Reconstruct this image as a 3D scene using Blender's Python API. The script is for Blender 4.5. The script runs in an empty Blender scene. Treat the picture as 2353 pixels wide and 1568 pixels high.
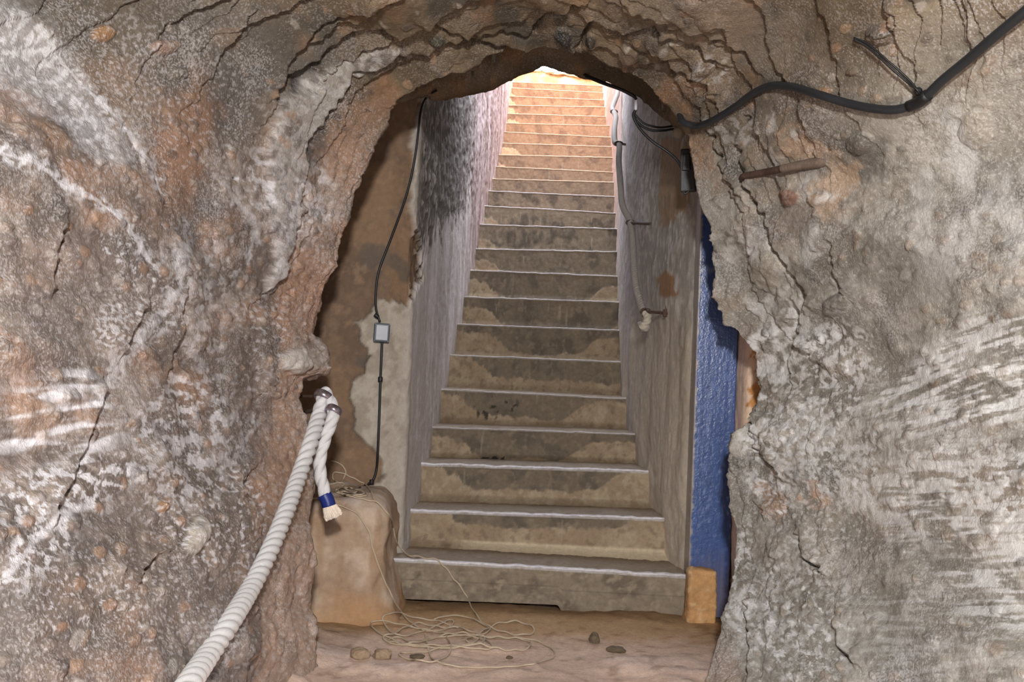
import bpy, bmesh, math, random
import numpy as np
from mathutils import Vector, Matrix
S = bpy.context.scene
COL = S.collection
# ------------------------------------------------------------------ camera, sky, lamp, exposure
CZ = 1.035
F = 2600.0
PITCH, ROLL, YAW = 0.0206, 0.0384, 0.049
W, H = 2353, 1568
_c, _s = math.cos(ROLL), math.sin(ROLL)
FW = np.array([0, math.cos(PITCH), math.sin(PITCH)])
_u0 = np.array([0, -math.sin(PITCH), math.cos(PITCH)]); _r0 = np.array([1.0, 0, 0])
RT = _c * _r0 + _s * _u0
UP = -_s * _r0 + _c * _u0
cam_d = bpy.data.cameras.new('camera'); cam = bpy.data.objects.new('camera', cam_d); COL.objects.link(cam)
cam_d.sensor_width = 36.0; cam_d.lens = F / W * 36.0; cam_d.clip_start = 0.05; cam_d.clip_end = 200
m = Matrix.Identity(4)
for i in range(3):
    m[i][0], m[i][1], m[i][2] = RT[i], UP[i], -FW[i]
m[2][3] = CZ
cam.matrix_world = m
S.camera = cam

world = bpy.data.worlds.new('sky'); S.world = world; world.use_nodes = True
bg = world.node_tree.nodes['Background']
bg.inputs[0].default_value = (0.80, 0.86, 1.0, 1); bg.inputs[1].default_value = 14.0

def area(name, loc, target, size, power, color):
    L = bpy.data.lights.new(name, 'AREA'); L.energy = power; L.size = size; L.color = color
    o = bpy.data.objects.new(name, L); COL.objects.link(o); o.location = loc
    d = Vector(target) - Vector(loc); o.rotation_euler = d.to_track_quat('-Z', 'Y').to_euler()
    return o
area('chamber_lamp', (0.10, -0.9, CZ + 0.95), (0.0, 4.3, CZ - 0.15), 0.22, 215.0, (1.0, 0.975, 0.95))
S.view_settings.view_transform = 'Standard'; S.view_settings.look = 'None'
S.view_settings.exposure = 0.0; S.view_settings.gamma = 1.0; S.view_settings.use_curve_mapping = False

# ------------------------------------------------------------------ maths helpers
rng = np.random.default_rng(7)
def dirs(px, py):
    px = np.asarray(px, float); py = np.asarray(py, float)
    u = (px - W / 2) / F; v = -(py - H / 2) / F
    return FW + u[..., None] * RT + v[..., None] * UP
ORG = np.array([0, 0, CZ])
def P(px, py, d):
    return ORG + dirs(px, py) * np.asarray(d, float)[..., None]
def to_px(p):
    q = p - ORG; k = np.maximum(q @ FW, 1e-3)
    return (q @ RT) / k * F + W / 2, -(q @ UP) / k * F + H / 2

def _hash(ix, iy, iz, seed):
    h = (ix.astype(np.uint32) * np.uint32(374761393) + iy.astype(np.uint32) * np.uint32(668265263)
         + iz.astype(np.uint32) * np.uint32(2147483647 - 58321) + np.uint32(seed * 974711 & 0xffffffff))
    h = (h ^ (h >> np.uint32(13))) * np.uint32(1274126177)
    h = (h ^ (h >> np.uint32(16))) * np.uint32(2246822519)
    return h ^ (h >> np.uint32(15))
def perlin(p, seed=0):
    f = np.floor(p); i = f.astype(np.int64); t = (p - f).astype(np.float32)
    w = t * t * t * (t * (t * 6 - 15) + 10)
    out = 0
    for dx in (0, 1):
        wx = w[:, 0] if dx else 1 - w[:, 0]
        for dy in (0, 1):
            wy = w[:, 1] if dy else 1 - w[:, 1]
            for dz in (0, 1):
                wz = w[:, 2] if dz else 1 - w[:, 2]
                h = _hash(i[:, 0] + dx, i[:, 1] + dy, i[:, 2] + dz, seed)
                gx = (h & np.uint32(1023)).astype(np.float32) / 511.5 - 1
                gy = ((h >> np.uint32(10)) & np.uint32(1023)).astype(np.float32) / 511.5 - 1
                gz = ((h >> np.uint32(20)) & np.uint32(1023)).astype(np.float32) / 511.5 - 1
                out = out + wx * wy * wz * (gx * (t[:, 0] - dx) + gy * (t[:, 1] - dy) + gz * (t[:, 2] - dz))
    return out * 1.35
def fbm(p, octv=4, seed=0, gain=0.5):
    a, s, out = 1.0, 1.0, 0
    for k in range(octv):
        out = out + a * perlin(p * s + 17.3 * k, seed + k); a *= gain; s *= 2.03
    return out
def worley(p, seed=0):
    f = np.floor(p).astype(np.int64); best = np.full(len(p), 9.0, np.float32); rid = np.zeros(len(p), np.float32)
    for dx in (-1, 0, 1):
        for dy in (-1, 0, 1):
            for dz in (-1, 0, 1):
                cx, cy, cz = f[:, 0] + dx, f[:, 1] + dy, f[:, 2] + dz
                h = _hash(cx, cy, cz, seed)
                qx = cx + (h & np.uint32(1023)).astype(np.float32) / 1023
                qy = cy + ((h >> np.uint32(10)) & np.uint32(1023)).astype(np.float32) / 1023
                qz = cz + ((h >> np.uint32(20)) & np.uint32(1023)).astype(np.float32) / 1023
                d = np.sqrt((p[:, 0] - qx) ** 2 + (p[:, 1] - qy) ** 2 + (p[:, 2] - qz) ** 2)
                k = d < best
                best = np.where(k, d, best); rid = np.where(k, (_hash(cx, cy, cz, seed + 5) & np.uint32(4095)).astype(np.float32) / 4095, rid)
    return best, rid
def sst(a, b, x):
    t = np.clip((x - a) / (b - a), 0, 1); return t * t * (3 - 2 * t)
def lin(c):
    c = np.asarray(c, float) / 255.0
    return np.where(c <= 0.04045, c / 12.92, ((c + 0.055) / 1.055) ** 2.4)
def mixc(a, b, t):
    return a * (1 - t[:, None]) + b * t[:, None]
def seg_dist(x, y, pts):
    """distance to a polyline and the signed side of its closest stretch"""
    best = np.full(len(x), 1e9, np.float32); side = np.zeros(len(x), np.float32)
    for (x0, y0), (x1, y1) in zip(pts[:-1], pts[1:]):
        dx, dy = x1 - x0, y1 - y0; L2 = dx * dx + dy * dy + 1e-9
        t = np.clip(((x - x0) * dx + (y - y0) * dy) / L2, 0, 1)
        d = np.hypot(x - x0 - t * dx, y - y0 - t * dy)
        k = d < best; best = np.where(k, d, best)
        side = np.where(k, dx * (y - y0) - dy * (x - x0), side)
    return best, np.sign(side)
def in_poly(x, y, pts):
    ins = np.zeros(len(x), bool); n = len(pts)
    for i in range(n):
        x0, y0 = pts[i]; x1, y1 = pts[(i + 1) % n]
        if y0 == y1: continue
        c = ((y0 > y) != (y1 > y)) & (x < (x1 - x0) * (y - y0) / (y1 - y0) + x0); ins ^= c
    return ins
def poly_mask(x, y, pts, soft):
    d, _ = seg_dist(x, y, list(pts) + [pts[0]])
    sd = np.where(in_poly(x, y, pts), d, -d)
    return sst(-soft, soft, sd)
def ell(x, y, cx, cy, rx, ry, ang=0):
    c, s = math.cos(math.radians(ang)), math.sin(math.radians(ang))
    u = (x - cx) * c + (y - cy) * s; v = -(x - cx) * s + (y - cy) * c
    return np.hypot(u / rx, v / ry)

# ------------------------------------------------------------------ materials
def rock_mat(name, rough=0.92, bump=0.35, scale=60.0, spec=0.25, var=0.25, flat=None, speck=0.0):
    mt = bpy.data.materials.new(name); mt.use_nodes = True
    nt = mt.node_tree; N = nt.nodes; L = nt.links
    b = N['Principled BSDF']; b.inputs['Roughness'].default_value = rough
    b.inputs['Specular IOR Level'].default_value = spec
    tc = N.new('ShaderNodeTexCoord')
    n1 = N.new('ShaderNodeTexNoise'); n1.inputs['Scale'].default_value = scale; n1.inputs['Detail'].default_value = 6; n1.inputs['Roughness'].default_value = 0.65
    L.new(tc.outputs['Object'], n1.inputs['Vector'])
    mr = N.new('ShaderNodeMapRange'); mr.inputs[1].default_value = 0.25; mr.inputs[2].default_value = 0.75
    mr.inputs[3].default_value = 1 - var; mr.inputs[4].default_value = 1 + var
    L.new(n1.outputs['Fac'], mr.inputs[0])
    mul = N.new('ShaderNodeVectorMath'); mul.operation = 'SCALE'
    if flat is None:
        at = N.new('ShaderNodeAttribute'); at.attribute_name = 'tint'; L.new(at.outputs['Color'], mul.inputs[0])
    else:
        mul.inputs[0].default_value = tuple(lin(flat))
    L.new(mr.outputs[0], mul.inputs['Scale'])
    if speck:
        n3 = N.new('ShaderNodeTexNoise'); n3.inputs['Scale'].default_value = 150; n3.inputs['Detail'].default_value = 4; L.new(tc.outputs['Object'], n3.inputs['Vector'])
        n4 = N.new('ShaderNodeTexNoise'); n4.inputs['Scale'].default_value = 5; n4.inputs['Detail'].default_value = 3; L.new(tc.outputs['Object'], n4.inputs['Vector'])
        ad = N.new('ShaderNodeMath'); ad.operation = 'MULTIPLY_ADD'; ad.inputs[1].default_value = 0.55; L.new(n4.outputs['Fac'], ad.inputs[0]); L.new(n3.outputs['Fac'], ad.inputs[2])
        ms = N.new('ShaderNodeMapRange'); ms.inputs[1].default_value = 0.84; ms.inputs[2].default_value = 0.90; ms.inputs[4].default_value = speck; L.new(ad.outputs[0], ms.inputs[0])
        mx = N.new('ShaderNodeMix'); mx.data_type = 'RGBA'; L.new(ms.outputs[0], mx.inputs[0]); L.new(mul.outputs[0], mx.inputs[6]); mx.inputs[7].default_value = (0.62, 0.61, 0.62, 1)
        L.new(mx.outputs[2], b.inputs['Base Color'])
    else:
        L.new(mul.outputs[0], b.inputs['Base Color'])
    n2 = N.new('ShaderNodeTexNoise'); n2.inputs['Scale'].default_value = scale * 2.3; n2.inputs['Detail'].default_value = 5; n2.inputs['Roughness'].default_value = 0.6
    L.new(tc.outputs['Object'], n2.inputs['Vector'])
    bp = N.new('ShaderNodeBump'); bp.inputs['Strength'].default_value = bump; bp.inputs['Distance'].default_value = 0.01
    L.new(n2.outputs['Fac'], bp.inputs['Height']); L.new(bp.outputs['Normal'], b.inputs['Normal'])
    return mt
def plain(name, col, rough=0.5, metal=0.0, scale=80, var=0.12, bump=0.1, spec=0.5):
    mt = rock_mat(name, rough, bump, scale, spec, var, flat=col)
    mt.node_tree.nodes['Principled BSDF'].inputs['Metallic'].default_value = metal
    return mt
M = {
    'rock': rock_mat('conglomerate_rock', bump=0.5, scale=75, speck=0.3),
    'rock_clean': rock_mat('bedded_rock', bump=0.5, scale=75, speck=0.15),
    'plaster': rock_mat('old_plaster', 0.85, 0.3, 45, 0.3, 0.14),
    'earth': rock_mat('trodden_earth', 0.95, 0.5, 55, 0.15, 0.2),
    'concrete': rock_mat('worn_step', 0.8, 0.25, 50, 0.35, 0.2),
    'blue': rock_mat('blue_gloss_paint', 0.24, 0.22, 26, 0.6, 0.14),
    'cable': plain('black_cable', (38, 40, 44), 0.45),
    'cable_thin': plain('black_thin_cable', (24, 24, 26), 0.5),
    'box': plain('grey_box_lid', (122, 125, 132), 0.35, 0.0, 90, 0.05, 0.03),
    'box_dark': plain('dark_box_rim', (58, 66, 76), 0.45),
    'fixture': plain('dark_grey_casing', (46, 45, 46), 0.45),
    'iron': plain('rusty_iron', (86, 66, 56), 0.8, 0.2, 60, 0.4, 0.5),
    'iron_dark': plain('old_iron_end', (112, 96, 84), 0.85, 0.1, 60, 0.3, 0.4),
    'steel': plain('polished_steel', (168, 160, 170), 0.22, 0.9, 40, 0.08, 0.02),
    'rope': plain('white_rope', (208, 207, 207), 0.45, 0, 220, 0.1, 0.35),
    'rope_old': plain('grey_rope', (150, 142, 134), 0.75, 0, 200, 0.2, 0.4),
    'rope_knot': plain('pale_grey_rope', (182, 172, 156), 0.7, 0, 200, 0.2, 0.4),
    'fray': plain('frayed_rope_fibre', (236, 222, 206), 0.7, 0, 160, 0.15, 0.4),
    'tape': plain('blue_tape', (28, 44, 112), 0.3, 0, 40, 0.1, 0.05),
    'cord': plain('beige_cord', (188, 170, 146), 0.8, 0, 260, 0.15, 0.4),
    'clip': plain('white_clip', (226, 230, 238), 0.4),
    'stone': plain('floor_stone', (146, 124, 100), 0.9, 0, 40, 0.25, 0.5),
    'stone_dark': plain('dark_floor_stone', (98, 84, 66), 0.9, 0, 40, 0.25, 0.5),
    'gland': plain('pale_fitting', (150, 138, 116), 0.6),
}
# ------------------------------------------------------------------ object helpers
def link(name, me, mat, parent=None):
    o = bpy.data.objects.new(name, me); COL.objects.link(o)
    if mat is not None: me.materials.append(mat)
    if parent is not None:
        o.parent = parent
        o.matrix_parent_inverse = Matrix.Translation(-Vector(parent.location))
    return o
def mesh_np(name, V, Q, mat, parent=None, tint=None, smooth=True):
    me = bpy.data.meshes.new(name)
    V = np.asarray(V, np.float32); Q = np.asarray(Q, np.int32); k = Q.shape[1]
    me.vertices.add(len(V)); me.vertices.foreach_set('co', V.ravel())
    me.loops.add(Q.size); me.loops.foreach_set('vertex_index', Q.ravel())
    me.polygons.add(len(Q)); me.polygons.foreach_set('loop_start', np.arange(0, Q.size, k, dtype=np.int32))
    me.update(calc_edges=True); me.validate()
    me.polygons.foreach_set('use_smooth', np.full(len(me.polygons), smooth, bool))
    if tint is not None:
        a = me.color_attributes.new('tint', 'FLOAT_COLOR', 'POINT')
        c = np.ones((len(V), 4), np.float32); c[:, :3] = tint; a.data.foreach_set('color', c.ravel())
    return link(name, me, mat, parent)
def grid_faces(nu, nv, flip=False):
    i, j = np.meshgrid(np.arange(nu - 1), np.arange(nv - 1), indexing='ij')
    a = (i * nv + j).ravel(); b = a + 1; c = a + nv + 1; d = a + nv
    return np.stack([a, d, c, b] if flip else [a, b, c, d], 1)
def grid_normals(G):
    du = np.gradient(G, axis=0); dv = np.gradient(G, axis=1)
    n = np.cross(du, dv); return n / (np.linalg.norm(n, axis=2, keepdims=True) + 1e-12)
def structure(o):
    o['kind'] = 'structure'; return o
def thing(name, label, cat, loc, group=None):
    o = bpy.data.objects.new(name, None); COL.objects.link(o); o.location = loc; o.empty_display_size = 0.05
    return tag(o, label, cat, group)
def tag(o, label, cat, group=None):
    o['label'] = label; o['category'] = cat
    if group: o['group'] = group
    return o
def spline(pts, n):
    """smooth curve through 3-D points (Catmull-Rom, resampled by length)"""
    p = np.asarray(pts, float)
    if len(p) == 2: p = np.array([p[0], (p[0] + p[1]) / 2, p[1]])
    q = np.vstack([2 * p[0] - p[1], p, 2 * p[-1] - p[-2]]); out = []
    for i in range(1, len(q) - 2):
        for t in np.linspace(0, 1, 16, endpoint=False):
            a, b, c, d = q[i - 1], q[i], q[i + 1], q[i + 2]
            out.append(0.5 * (2 * b + (c - a) * t + (2 * a - 5 * b + 4 * c - d) * t * t + (3 * b - a - 3 * c + d) * t ** 3))
    out.append(p[-1]); out = np.array(out)
    L = np.r_[0, np.cumsum(np.linalg.norm(np.diff(out, axis=0), axis=1))]
    s = np.linspace(0, L[-1], n)
    return np.stack([np.interp(s, L, out[:, k]) for k in range(3)], 1), L[-1]
def frames(c):
    t = np.gradient(c, axis=0); t /= np.linalg.norm(t, axis=1, keepdims=True) + 1e-12
    ref = np.array([0, 0, 1.0]) if abs(t[0, 2]) < 0.9 else np.array([1.0, 0, 0])
    n = np.cross(t[0], ref); n /= np.linalg.norm(n); ns = []
    for k in range(len(c)):
        n = n - t[k] * (n @ t[k]); n /= np.linalg.norm(n) + 1e-12; ns.append(n)
    ns = np.array(ns); return t, ns, np.cross(t, ns)
def sweep(c, rad, seg=12, lobes=0, lay=0.07, depth=0.25, phase=0.0):
    """tube along curve c; with lobes>0 a laid rope of that many twisted strands. Returns verts, quads, with pinched ends"""
    c = np.asarray(c, float); n = len(c); _, a, b = frames(c)
    rad = np.broadcast_to(np.asarray(rad, float), (n,))
    L = np.r_[0, np.cumsum(np.linalg.norm(np.diff(c, axis=0), axis=1))]
    th = np.linspace(0, 2 * math.pi, seg, endpoint=False)
    R = np.repeat(rad[:, None], seg, 1)
    if lobes:
        ph = th[None, :] * lobes - lobes * 2 * math.pi * L[:, None] / lay + phase
        R = R * (1 - depth * (1 - np.abs(np.cos(ph / 2)) ** 0.8))
    V = c[:, None] + R[..., None] * (np.cos(th)[None, :, None] * a[:, None] + np.sin(th)[None, :, None] * b[:, None])
    V = V.reshape(-1, 3); Q = []
    i = np.arange(n - 1)[:, None] * seg; j = np.arange(seg)[None, :]; j2 = (j + 1) % seg
    Q = np.stack([i + j, i + j2, i + seg + j2, i + seg + j], 2).reshape(-1, 4)
    V = np.vstack([V, c[0], c[-1]]); e0, e1 = n * seg, n * seg + 1
    jj = np.arange(0, seg, 1)
    T = [(e0, (k + 1) % seg, k, k) for k in jj] + [(e1, (n - 1) * seg + k, (n - 1) * seg + (k + 1) % seg, (n - 1) * seg + (k + 1) % seg) for k in jj]
    return V, Q, T
def tube(name, c, rad, mat, parent=None, seg=12, **kw):
    V, Q, T = sweep(c, rad, seg, **kw)
    me = bpy.data.meshes.new(name)
    me.from_pydata([tuple(v) for v in V], [], [tuple(int(x) for x in q) for q in Q] + [tuple(int(x) for x in t[:3]) for t in T])
    me.polygons.foreach_set('use_smooth', np.ones(len(me.polygons), bool)); me.update()
    return link(name, me, mat, parent)
def box_bm(size, bev=0.004, segs=2, taper=None):
    bm = bmesh.new(); bmesh.ops.create_cube(bm, size=1.0)
    for v in bm.verts:
        v.co = Vector((v.co.x * size[0], v.co.y * size[1], v.co.z * size[2]))
        if taper and v.co.z > 0: v.co.x *= taper; v.co.y *= taper
    if bev: bmesh.ops.bevel(bm, geom=bm.edges[:] , offset=bev, segments=segs, affect='EDGES', profile=0.6)
    return bm
def bm_obj(name, bm, mat, parent=None, mtx=None, smooth=False):
    if mtx is not None: bmesh.ops.transform(bm, matrix=mtx, verts=bm.verts)
    bmesh.ops.recalc_face_normals(bm, faces=bm.faces)
    me = bpy.data.meshes.new(name); bm.to_mesh(me); bm.free()
    if smooth: me.polygons.foreach_set('use_smooth', np.ones(len(me.polygons), bool))
    return link(name, me, mat, parent)
def smooth3(p, k=2):
    for _ in range(k):
        q = p.copy(); q[1:-1] = (p[:-2] + 2 * p[1:-1] + p[2:]) / 4; p = q
    return p
DG = [None]
def refresh():
    bpy.context.view_layer.update(); DG[0] = bpy.context.evaluated_depsgraph_get()
def hit(px, py, off=0.0, only=None, dflt=None):
    """the point of the built surfaces seen along a direction, moved off by 'off' metres towards the viewer"""
    d = dirs(np.array(px, float), np.array(py, float)); L = np.linalg.norm(d); d = d / L
    if only is None:
        ok, loc, nor, _, ob, _ = S.ray_cast(DG[0], Vector(ORG), Vector(d))
    else:
        ok = False; best = 1e9; loc = None
        for o in only:
            k, l, n_, _ = o.ray_cast(Vector(ORG) - o.location, Vector(d))
            if k and (Vector(l) - Vector(ORG)).length < best: best = (Vector(l) - Vector(ORG)).length; loc = Vector(l) + o.location; ok = True
    if not ok:
        return P(np.array(px, float), np.array(py, float), np.array(dflt if dflt else 5.0))
    return np.array(loc) - d * off
def rays(pts, off=0.0, only=None, dflt=None):
    return np.array([hit(x, y, off, only, dflt) for x, y in pts])

# ------------------------------------------------------------------ stair geometry numbers (stair frame: r across, d along)
SD = np.array([math.sin(YAW), math.cos(YAW), 0]); SR = np.array([math.cos(YAW), -math.sin(YAW), 0])
D0, TR = 4.841, 0.385
EDGE = [(890,1283,1568,1322),(944,1172,1528,1191),(951,1064,1493,1082),(965,980,1462,997),(995,893,1437,915),(1016,814,1423,831),
        (1049,744,1416,758),(1058,681,1418,693),(1082,620,1420,634),(1097,571,1420,578),(1112,515,1420,525),(1115,472,1421,489),
        (1123,438,1414,451),(1132,410,1415,418),(1138,382,1416,395),(1151,355,1407,361),(1154,328,1407,336),(1156,302,1407,315),
        (1157,282,1400,288),(1157,260,1390,267),(1166,241,1390,245),(1166,220,1390,229),(1173,201,1384,212),(1180,188,1380,196)]
NS = len(EDGE)
STEP = []
for i, e in enumerate(EDGE):
    d = D0 + TR * i; row = [d]
    for s in (0, 1):
        r = dirs(np.array(e[2 * s], float), np.array(e[2 * s + 1], float)); k = d / (r @ SD); pt = r * k + ORG
        row += [float(pt @ SR), float(pt[2])]
    STEP.append(row)
def xl_at(d): return np.interp(d, [4.6, 4.84, 5.3, 11.3, 13.3, 15], [-0.66, -0.685, -0.70, -0.71, -0.78, -0.80])
def xr_at(d): return np.interp(d, [4.80, 4.95, 5.226, 5.611, 5.996, 6.381, 6.765, 8.3, 11.4, 12.2, 15], [0.60, 0.53, 0.475, 0.428, 0.38, 0.34, 0.318, 0.34, 0.365, 0.325, 0.30])
def stair_xyz(r, d, z): return np.stack([r * SR[0] + d * SD[0], r * SR[1] + d * SD[1], z], -1)

# ------------------------------------------------------------------ the cave chamber: one rock shell lofted round the opening
RIM_L = [(728,1660),(725,1568),(722,1480),(716,1380),(716,1280),(703,1205),(712,1140),(716,1050),(702,960),(682,915),(694,868),(752,852),(745,805),(715,770),(722,715),(742,662),(772,612),(780,545),(800,480),(832,392),(862,318),(905,237)]
LIP_L = [(905,237),(965,192),(1060,152),(1160,120),(1250,104)]
LIP_R = [(1250,104),(1330,110),(1400,138),(1480,176),(1545,232),(1588,305)]
RIM_R = [(1588,305),(1598,400),(1612,470),(1636,520),(1631,600),(1641,680),(1664,738),(1690,762),(1736,810),(1746,880),(1736,940),(1697,1000),(1674,1060),(1674,1150),(1690,1230),(1689,1300),(1672,1400),(1648,1480),(1622,1568),(1590,1670)]
FAR_L = [(898,236),(985,222),(1080,208),(1170,183),(1225,171),(1248,159)]
FAR_R = [(1248,159),(1272,163),(1300,175),(1340,186),(1400,194),(1460,212),(1530,264),(1594,304)]
OUT = [[(-140,1780),(-140,-140)], [(-140,-140),(1250,-140)], [(1250,-140),(2500,-140)], [(2500,-140),(2500,1780)]]
Q = 1.0
NSEG = [int(560 * Q), int(230 * Q), int(230 * Q), int(560 * Q)]
def resample(pts, n, end):
    p = np.array(pts, float); L = np.r_[0, np.cumsum(np.hypot(*np.diff(p, axis=0).T))]
    s = np.linspace(0, L[-1], n, endpoint=end)
    return np.stack([np.interp(s, L, p[:, 0]), np.interp(s, L, p[:, 1])], 1)
def outline(parts): return np.vstack([resample(p, n, i == 3) for i, (p, n) in enumerate(zip(parts, NSEG))])
rim = outline([RIM_L, LIP_L, LIP_R, RIM_R])
far = outline([[(x - 10, y) for x, y in RIM_L], FAR_L, FAR_R, [(x + 10, y) for x, y in RIM_R]])
out = outline(OUT)
NT = len(rim)
DEPTH = [(0,0,2.75),(0,400,2.45),(0,800,2.3),(0,1200,2.15),(0,1568,1.95),(300,0,3.15),(300,400,3.0),(300,800,2.85),(300,1200,2.6),(300,1568,2.32),
    (450,1568,2.68),(600,0,3.5),(600,330,3.7),(600,800,3.75),(580,1200,3.35),(580,1480,3.0),(720,720,4.25),(880,270,4.3),(752,860,4.2),(690,915,4.15),(712,1150,4.05),(716,1400,3.9),(728,1568,3.75),
    (800,100,3.9),(900,0,3.62),(1250,0,3.72),(1600,0,3.55),(2000,0,3.1),(2353,0,2.75),(1250,104,4.25),(1060,152,4.28),(960,192,4.3),(1480,176,4.33),
    (1590,310,4.36),(1640,600,4.33),(1742,860,4.33),(1675,1100,4.27),(1690,1300,4.12),(1620,1568,3.75),(1720,480,4.0),(1850,300,3.65),(1850,700,3.8),(1850,1100,3.75),(1800,1568,3.42),
    (2100,500,3.3),(2100,1100,3.3),(2353,300,2.95),(2353,700,2.95),(2353,1100,2.85),(2353,1568,2.6)]
DEPTH = np.array(DEPTH, float)
def rbf_fit(C):
    x = C[:, :2] / 1000; A = np.linalg.norm(x[:, None] - x[None], axis=2); n = len(C)
    Pm = np.c_[np.ones(n), x]; Mx = np.block([[A - 0.02 * np.eye(n), Pm], [Pm.T, np.zeros((3, 3))]])
    return np.linalg.solve(Mx, np.r_[C[:, 2], 0, 0, 0]), x
RW, RX = rbf_fit(DEPTH)
def depth_at(px, py):
    q = np.stack([px, py], -1).reshape(-1, 2) / 1000; o = np.empty(len(q))
    for i in range(0, len(q), 100000):
        b = q[i:i + 100000]; A = np.linalg.norm(b[:, None] - RX[None], axis=2)
        o[i:i + 100000] = A @ RW[:-3] + RW[-3] + b @ RW[-2:]
    return o.reshape(np.shape(px))
rim_d = depth_at(rim[:, 0], rim[:, 1])
tt = np.arange(NT); c1, c2 = NSEG[0], NSEG[0] + NSEG[1] + NSEG[2]
topw = sst(c1 - 60 * Q, c1 + 90 * Q, tt) * (1 - sst(c2 - 90 * Q, c2 + 60 * Q, tt))
far_d = rim_d + 0.10 + topw * 0.60
rim3 = P(rim[:, 0], rim[:, 1], rim_d); far3 = P(far[:, 0], far[:, 1], far_d)
cen = np.array([0.12, 0, CZ + 0.05])
outw = (rim3 - cen) * np.array([1, 0, 1]); outw /= np.linalg.norm(outw, axis=1, keepdims=True)
NF, NI, NK = int(420 * Q), 30, 30
rows = []; wdis = []; rowpx = []; qm = []
for k in range(NI, 0, -1):                       # behind the rim
    u = k / NI
    if u <= 0.5: p = rim3 + (far3 - rim3) * (u / 0.5) + np.outer(topw * .12 * math.sin(math.pi * u / .5), [0, 0, 1])
    else:
        v = (u - 0.5) * 2; p = far3 + outw * (1.9 * v ** 1.3) + np.array([0, 0.75 * v, 0])
    rows.append(p); wdis.append(1.0 if u <= 0.5 else max(0.0, 1 - (u - 0.5) * 6)); qm.append(np.full(NT, -0.4 * u))
for k in range(NF):                               # the faces towards the room
    u = k / (NF - 1); px = rim + (out - rim) * u
    dd = depth_at(px[:, 0], px[:, 1]); rows.append(P(px[:, 0], px[:, 1], dd)); wdis.append(1.0)
    qm.append(np.hypot(*(px - rim).T) * dd / F)
o3 = rows[-1]
d_out = (o3 - np.array([0, 0, CZ])) * np.array([1, 0, 1]); d_len = np.linalg.norm(d_out, axis=1, keepdims=True); d_out /= d_len
for k in range(1, NK + 1):                        # the room behind the camera
    u = k / NK; y = o3[:, 1] * (1 - u) + (-3.2) * u
    rr = d_len[:, 0] + (1.75 - d_len[:, 0]) * sst(0, 0.6, u)
    if u > 0.8: rr = rr * max(0.0, 1 - ((u - 0.8) / 0.2) ** 2)
    p = np.array([0, 0, CZ]) + d_out * rr[:, None]; p[:, 1] = y; p[:, 2] = np.maximum(p[:, 2], -0.35)
    rows.append(p); wdis.append(max(0.2, 1 - u * 3)); qm.append(np.full(NT, 2.0))
G = np.stack(rows, 0); WD = np.repeat(np.array(wdis)[:, None], NT, 1); QM = np.stack(qm, 0)
NR = len(rows)
N0 = grid_normals(G)
# orient normals towards the room
ref = np.array([0.1, 1.5, CZ]) - G[NI + NF // 2, c1]
if (N0[NI + NF // 2, c1] * ref).sum() < 0: N0 = -N0; FLIP = True
else: FLIP = False
Pt = G.reshape(-1, 3); Nn = N0.reshape(-1, 3); wd = WD.ravel(); qmv = QM.ravel()
bx, by = to_px(Pt)
tg = np.repeat(tt[None], NR, 0).ravel()
ceil_w = (sst(c1 - 120 * Q, c1 + 40 * Q, tg) * (1 - sst(c2 - 40 * Q, c2 + 120 * Q, tg)))
left_w = (1 - ceil_w) * (tg < (c1 + c2) / 2); right_w = (1 - ceil_w) * (tg >= (c1 + c2) / 2)
P32 = (Pt * np.array([1, .52, 1])).astype(np.float32)          # beds run along the passage: features are longer that way
I32 = np.stack([bx / 620, by / 620, 0 * bx], 1).astype(np.float32)   # dust and lime speckle, isotropic over the face
nA = fbm(P32 * 1.7, 4, 1); nB = fbm(P32 * 6.5, 4, 11); nC = fbm(P32 * 26, 4, 21); nD = fbm(P32 * 3.3 + 5, 4, 31)
w1, r1 = worley(P32 * 11 + 0.35 * np.stack([nB, nC, nB], 1), 3)
w2, r2 = worley(P32 * 30 + 0.3 * np.stack([nC, nB, nC], 1), 9)
near = sst(0.0, 0.12, np.abs(qmv))
amp_lo = 0.35 + 0.65 * near
disp = nA * 0.05 * amp_lo + nB * 0.008 * (0.6 + 0.4 * near) * (1 + .6 * sst(-.2, .4, nD)) + nC * 0.0026 + 0.0018 * fbm(P32 * 70, 3, 25)
rimz = (1 - sst(.12, .42, np.abs(qmv))) * (1 - ceil_w)
disp += (1 - np.clip(w1 / 0.62, 0, 1) ** 2) * (r1 > 0.45) * 0.014 * np.maximum(sst(-0.1, 0.4, nD), .9 * rimz) * (1 - .6 * ceil_w)
disp += (1 - np.clip(w2 / 0.55, 0, 1) ** 2) * (r2 > 0.6 - .25 * rimz) * 0.0075 * np.maximum(sst(-.35, .15, nA + .3 * nB), rimz) * (1 - .4 * ceil_w)
# bedded ledges, concentric with the arch
st = qmv / 0.13 + 0.62 * fbm(P32 * 2.2 + 9, 3, 41) + 0.10 * nB + 0.05 * nC; fr = st - np.floor(st)
layer = (1 - fr) ** 1.1 * (0.5 + 0.5 * sst(-0.3, 0.3, perlin(P32 * 2.1, 55)))
st2 = qmv / 0.045 + 1.0 * fbm(P32 * 3.6 + 3, 3, 47) + 0.12 * nC; fr2 = st2 - np.floor(st2)
bed_w = ceil_w + 0.35 * right_w * (1 - sst(0.1, 0.5, qmv)) + 0.25 * left_w * (1 - sst(0.05, 0.4, qmv))
disp += bed_w * (0.034 * layer + 0.011 * (1 - fr2) * sst(-0.1, 0.3, nD)) * sst(-0.25, 0.05, qmv)
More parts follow.
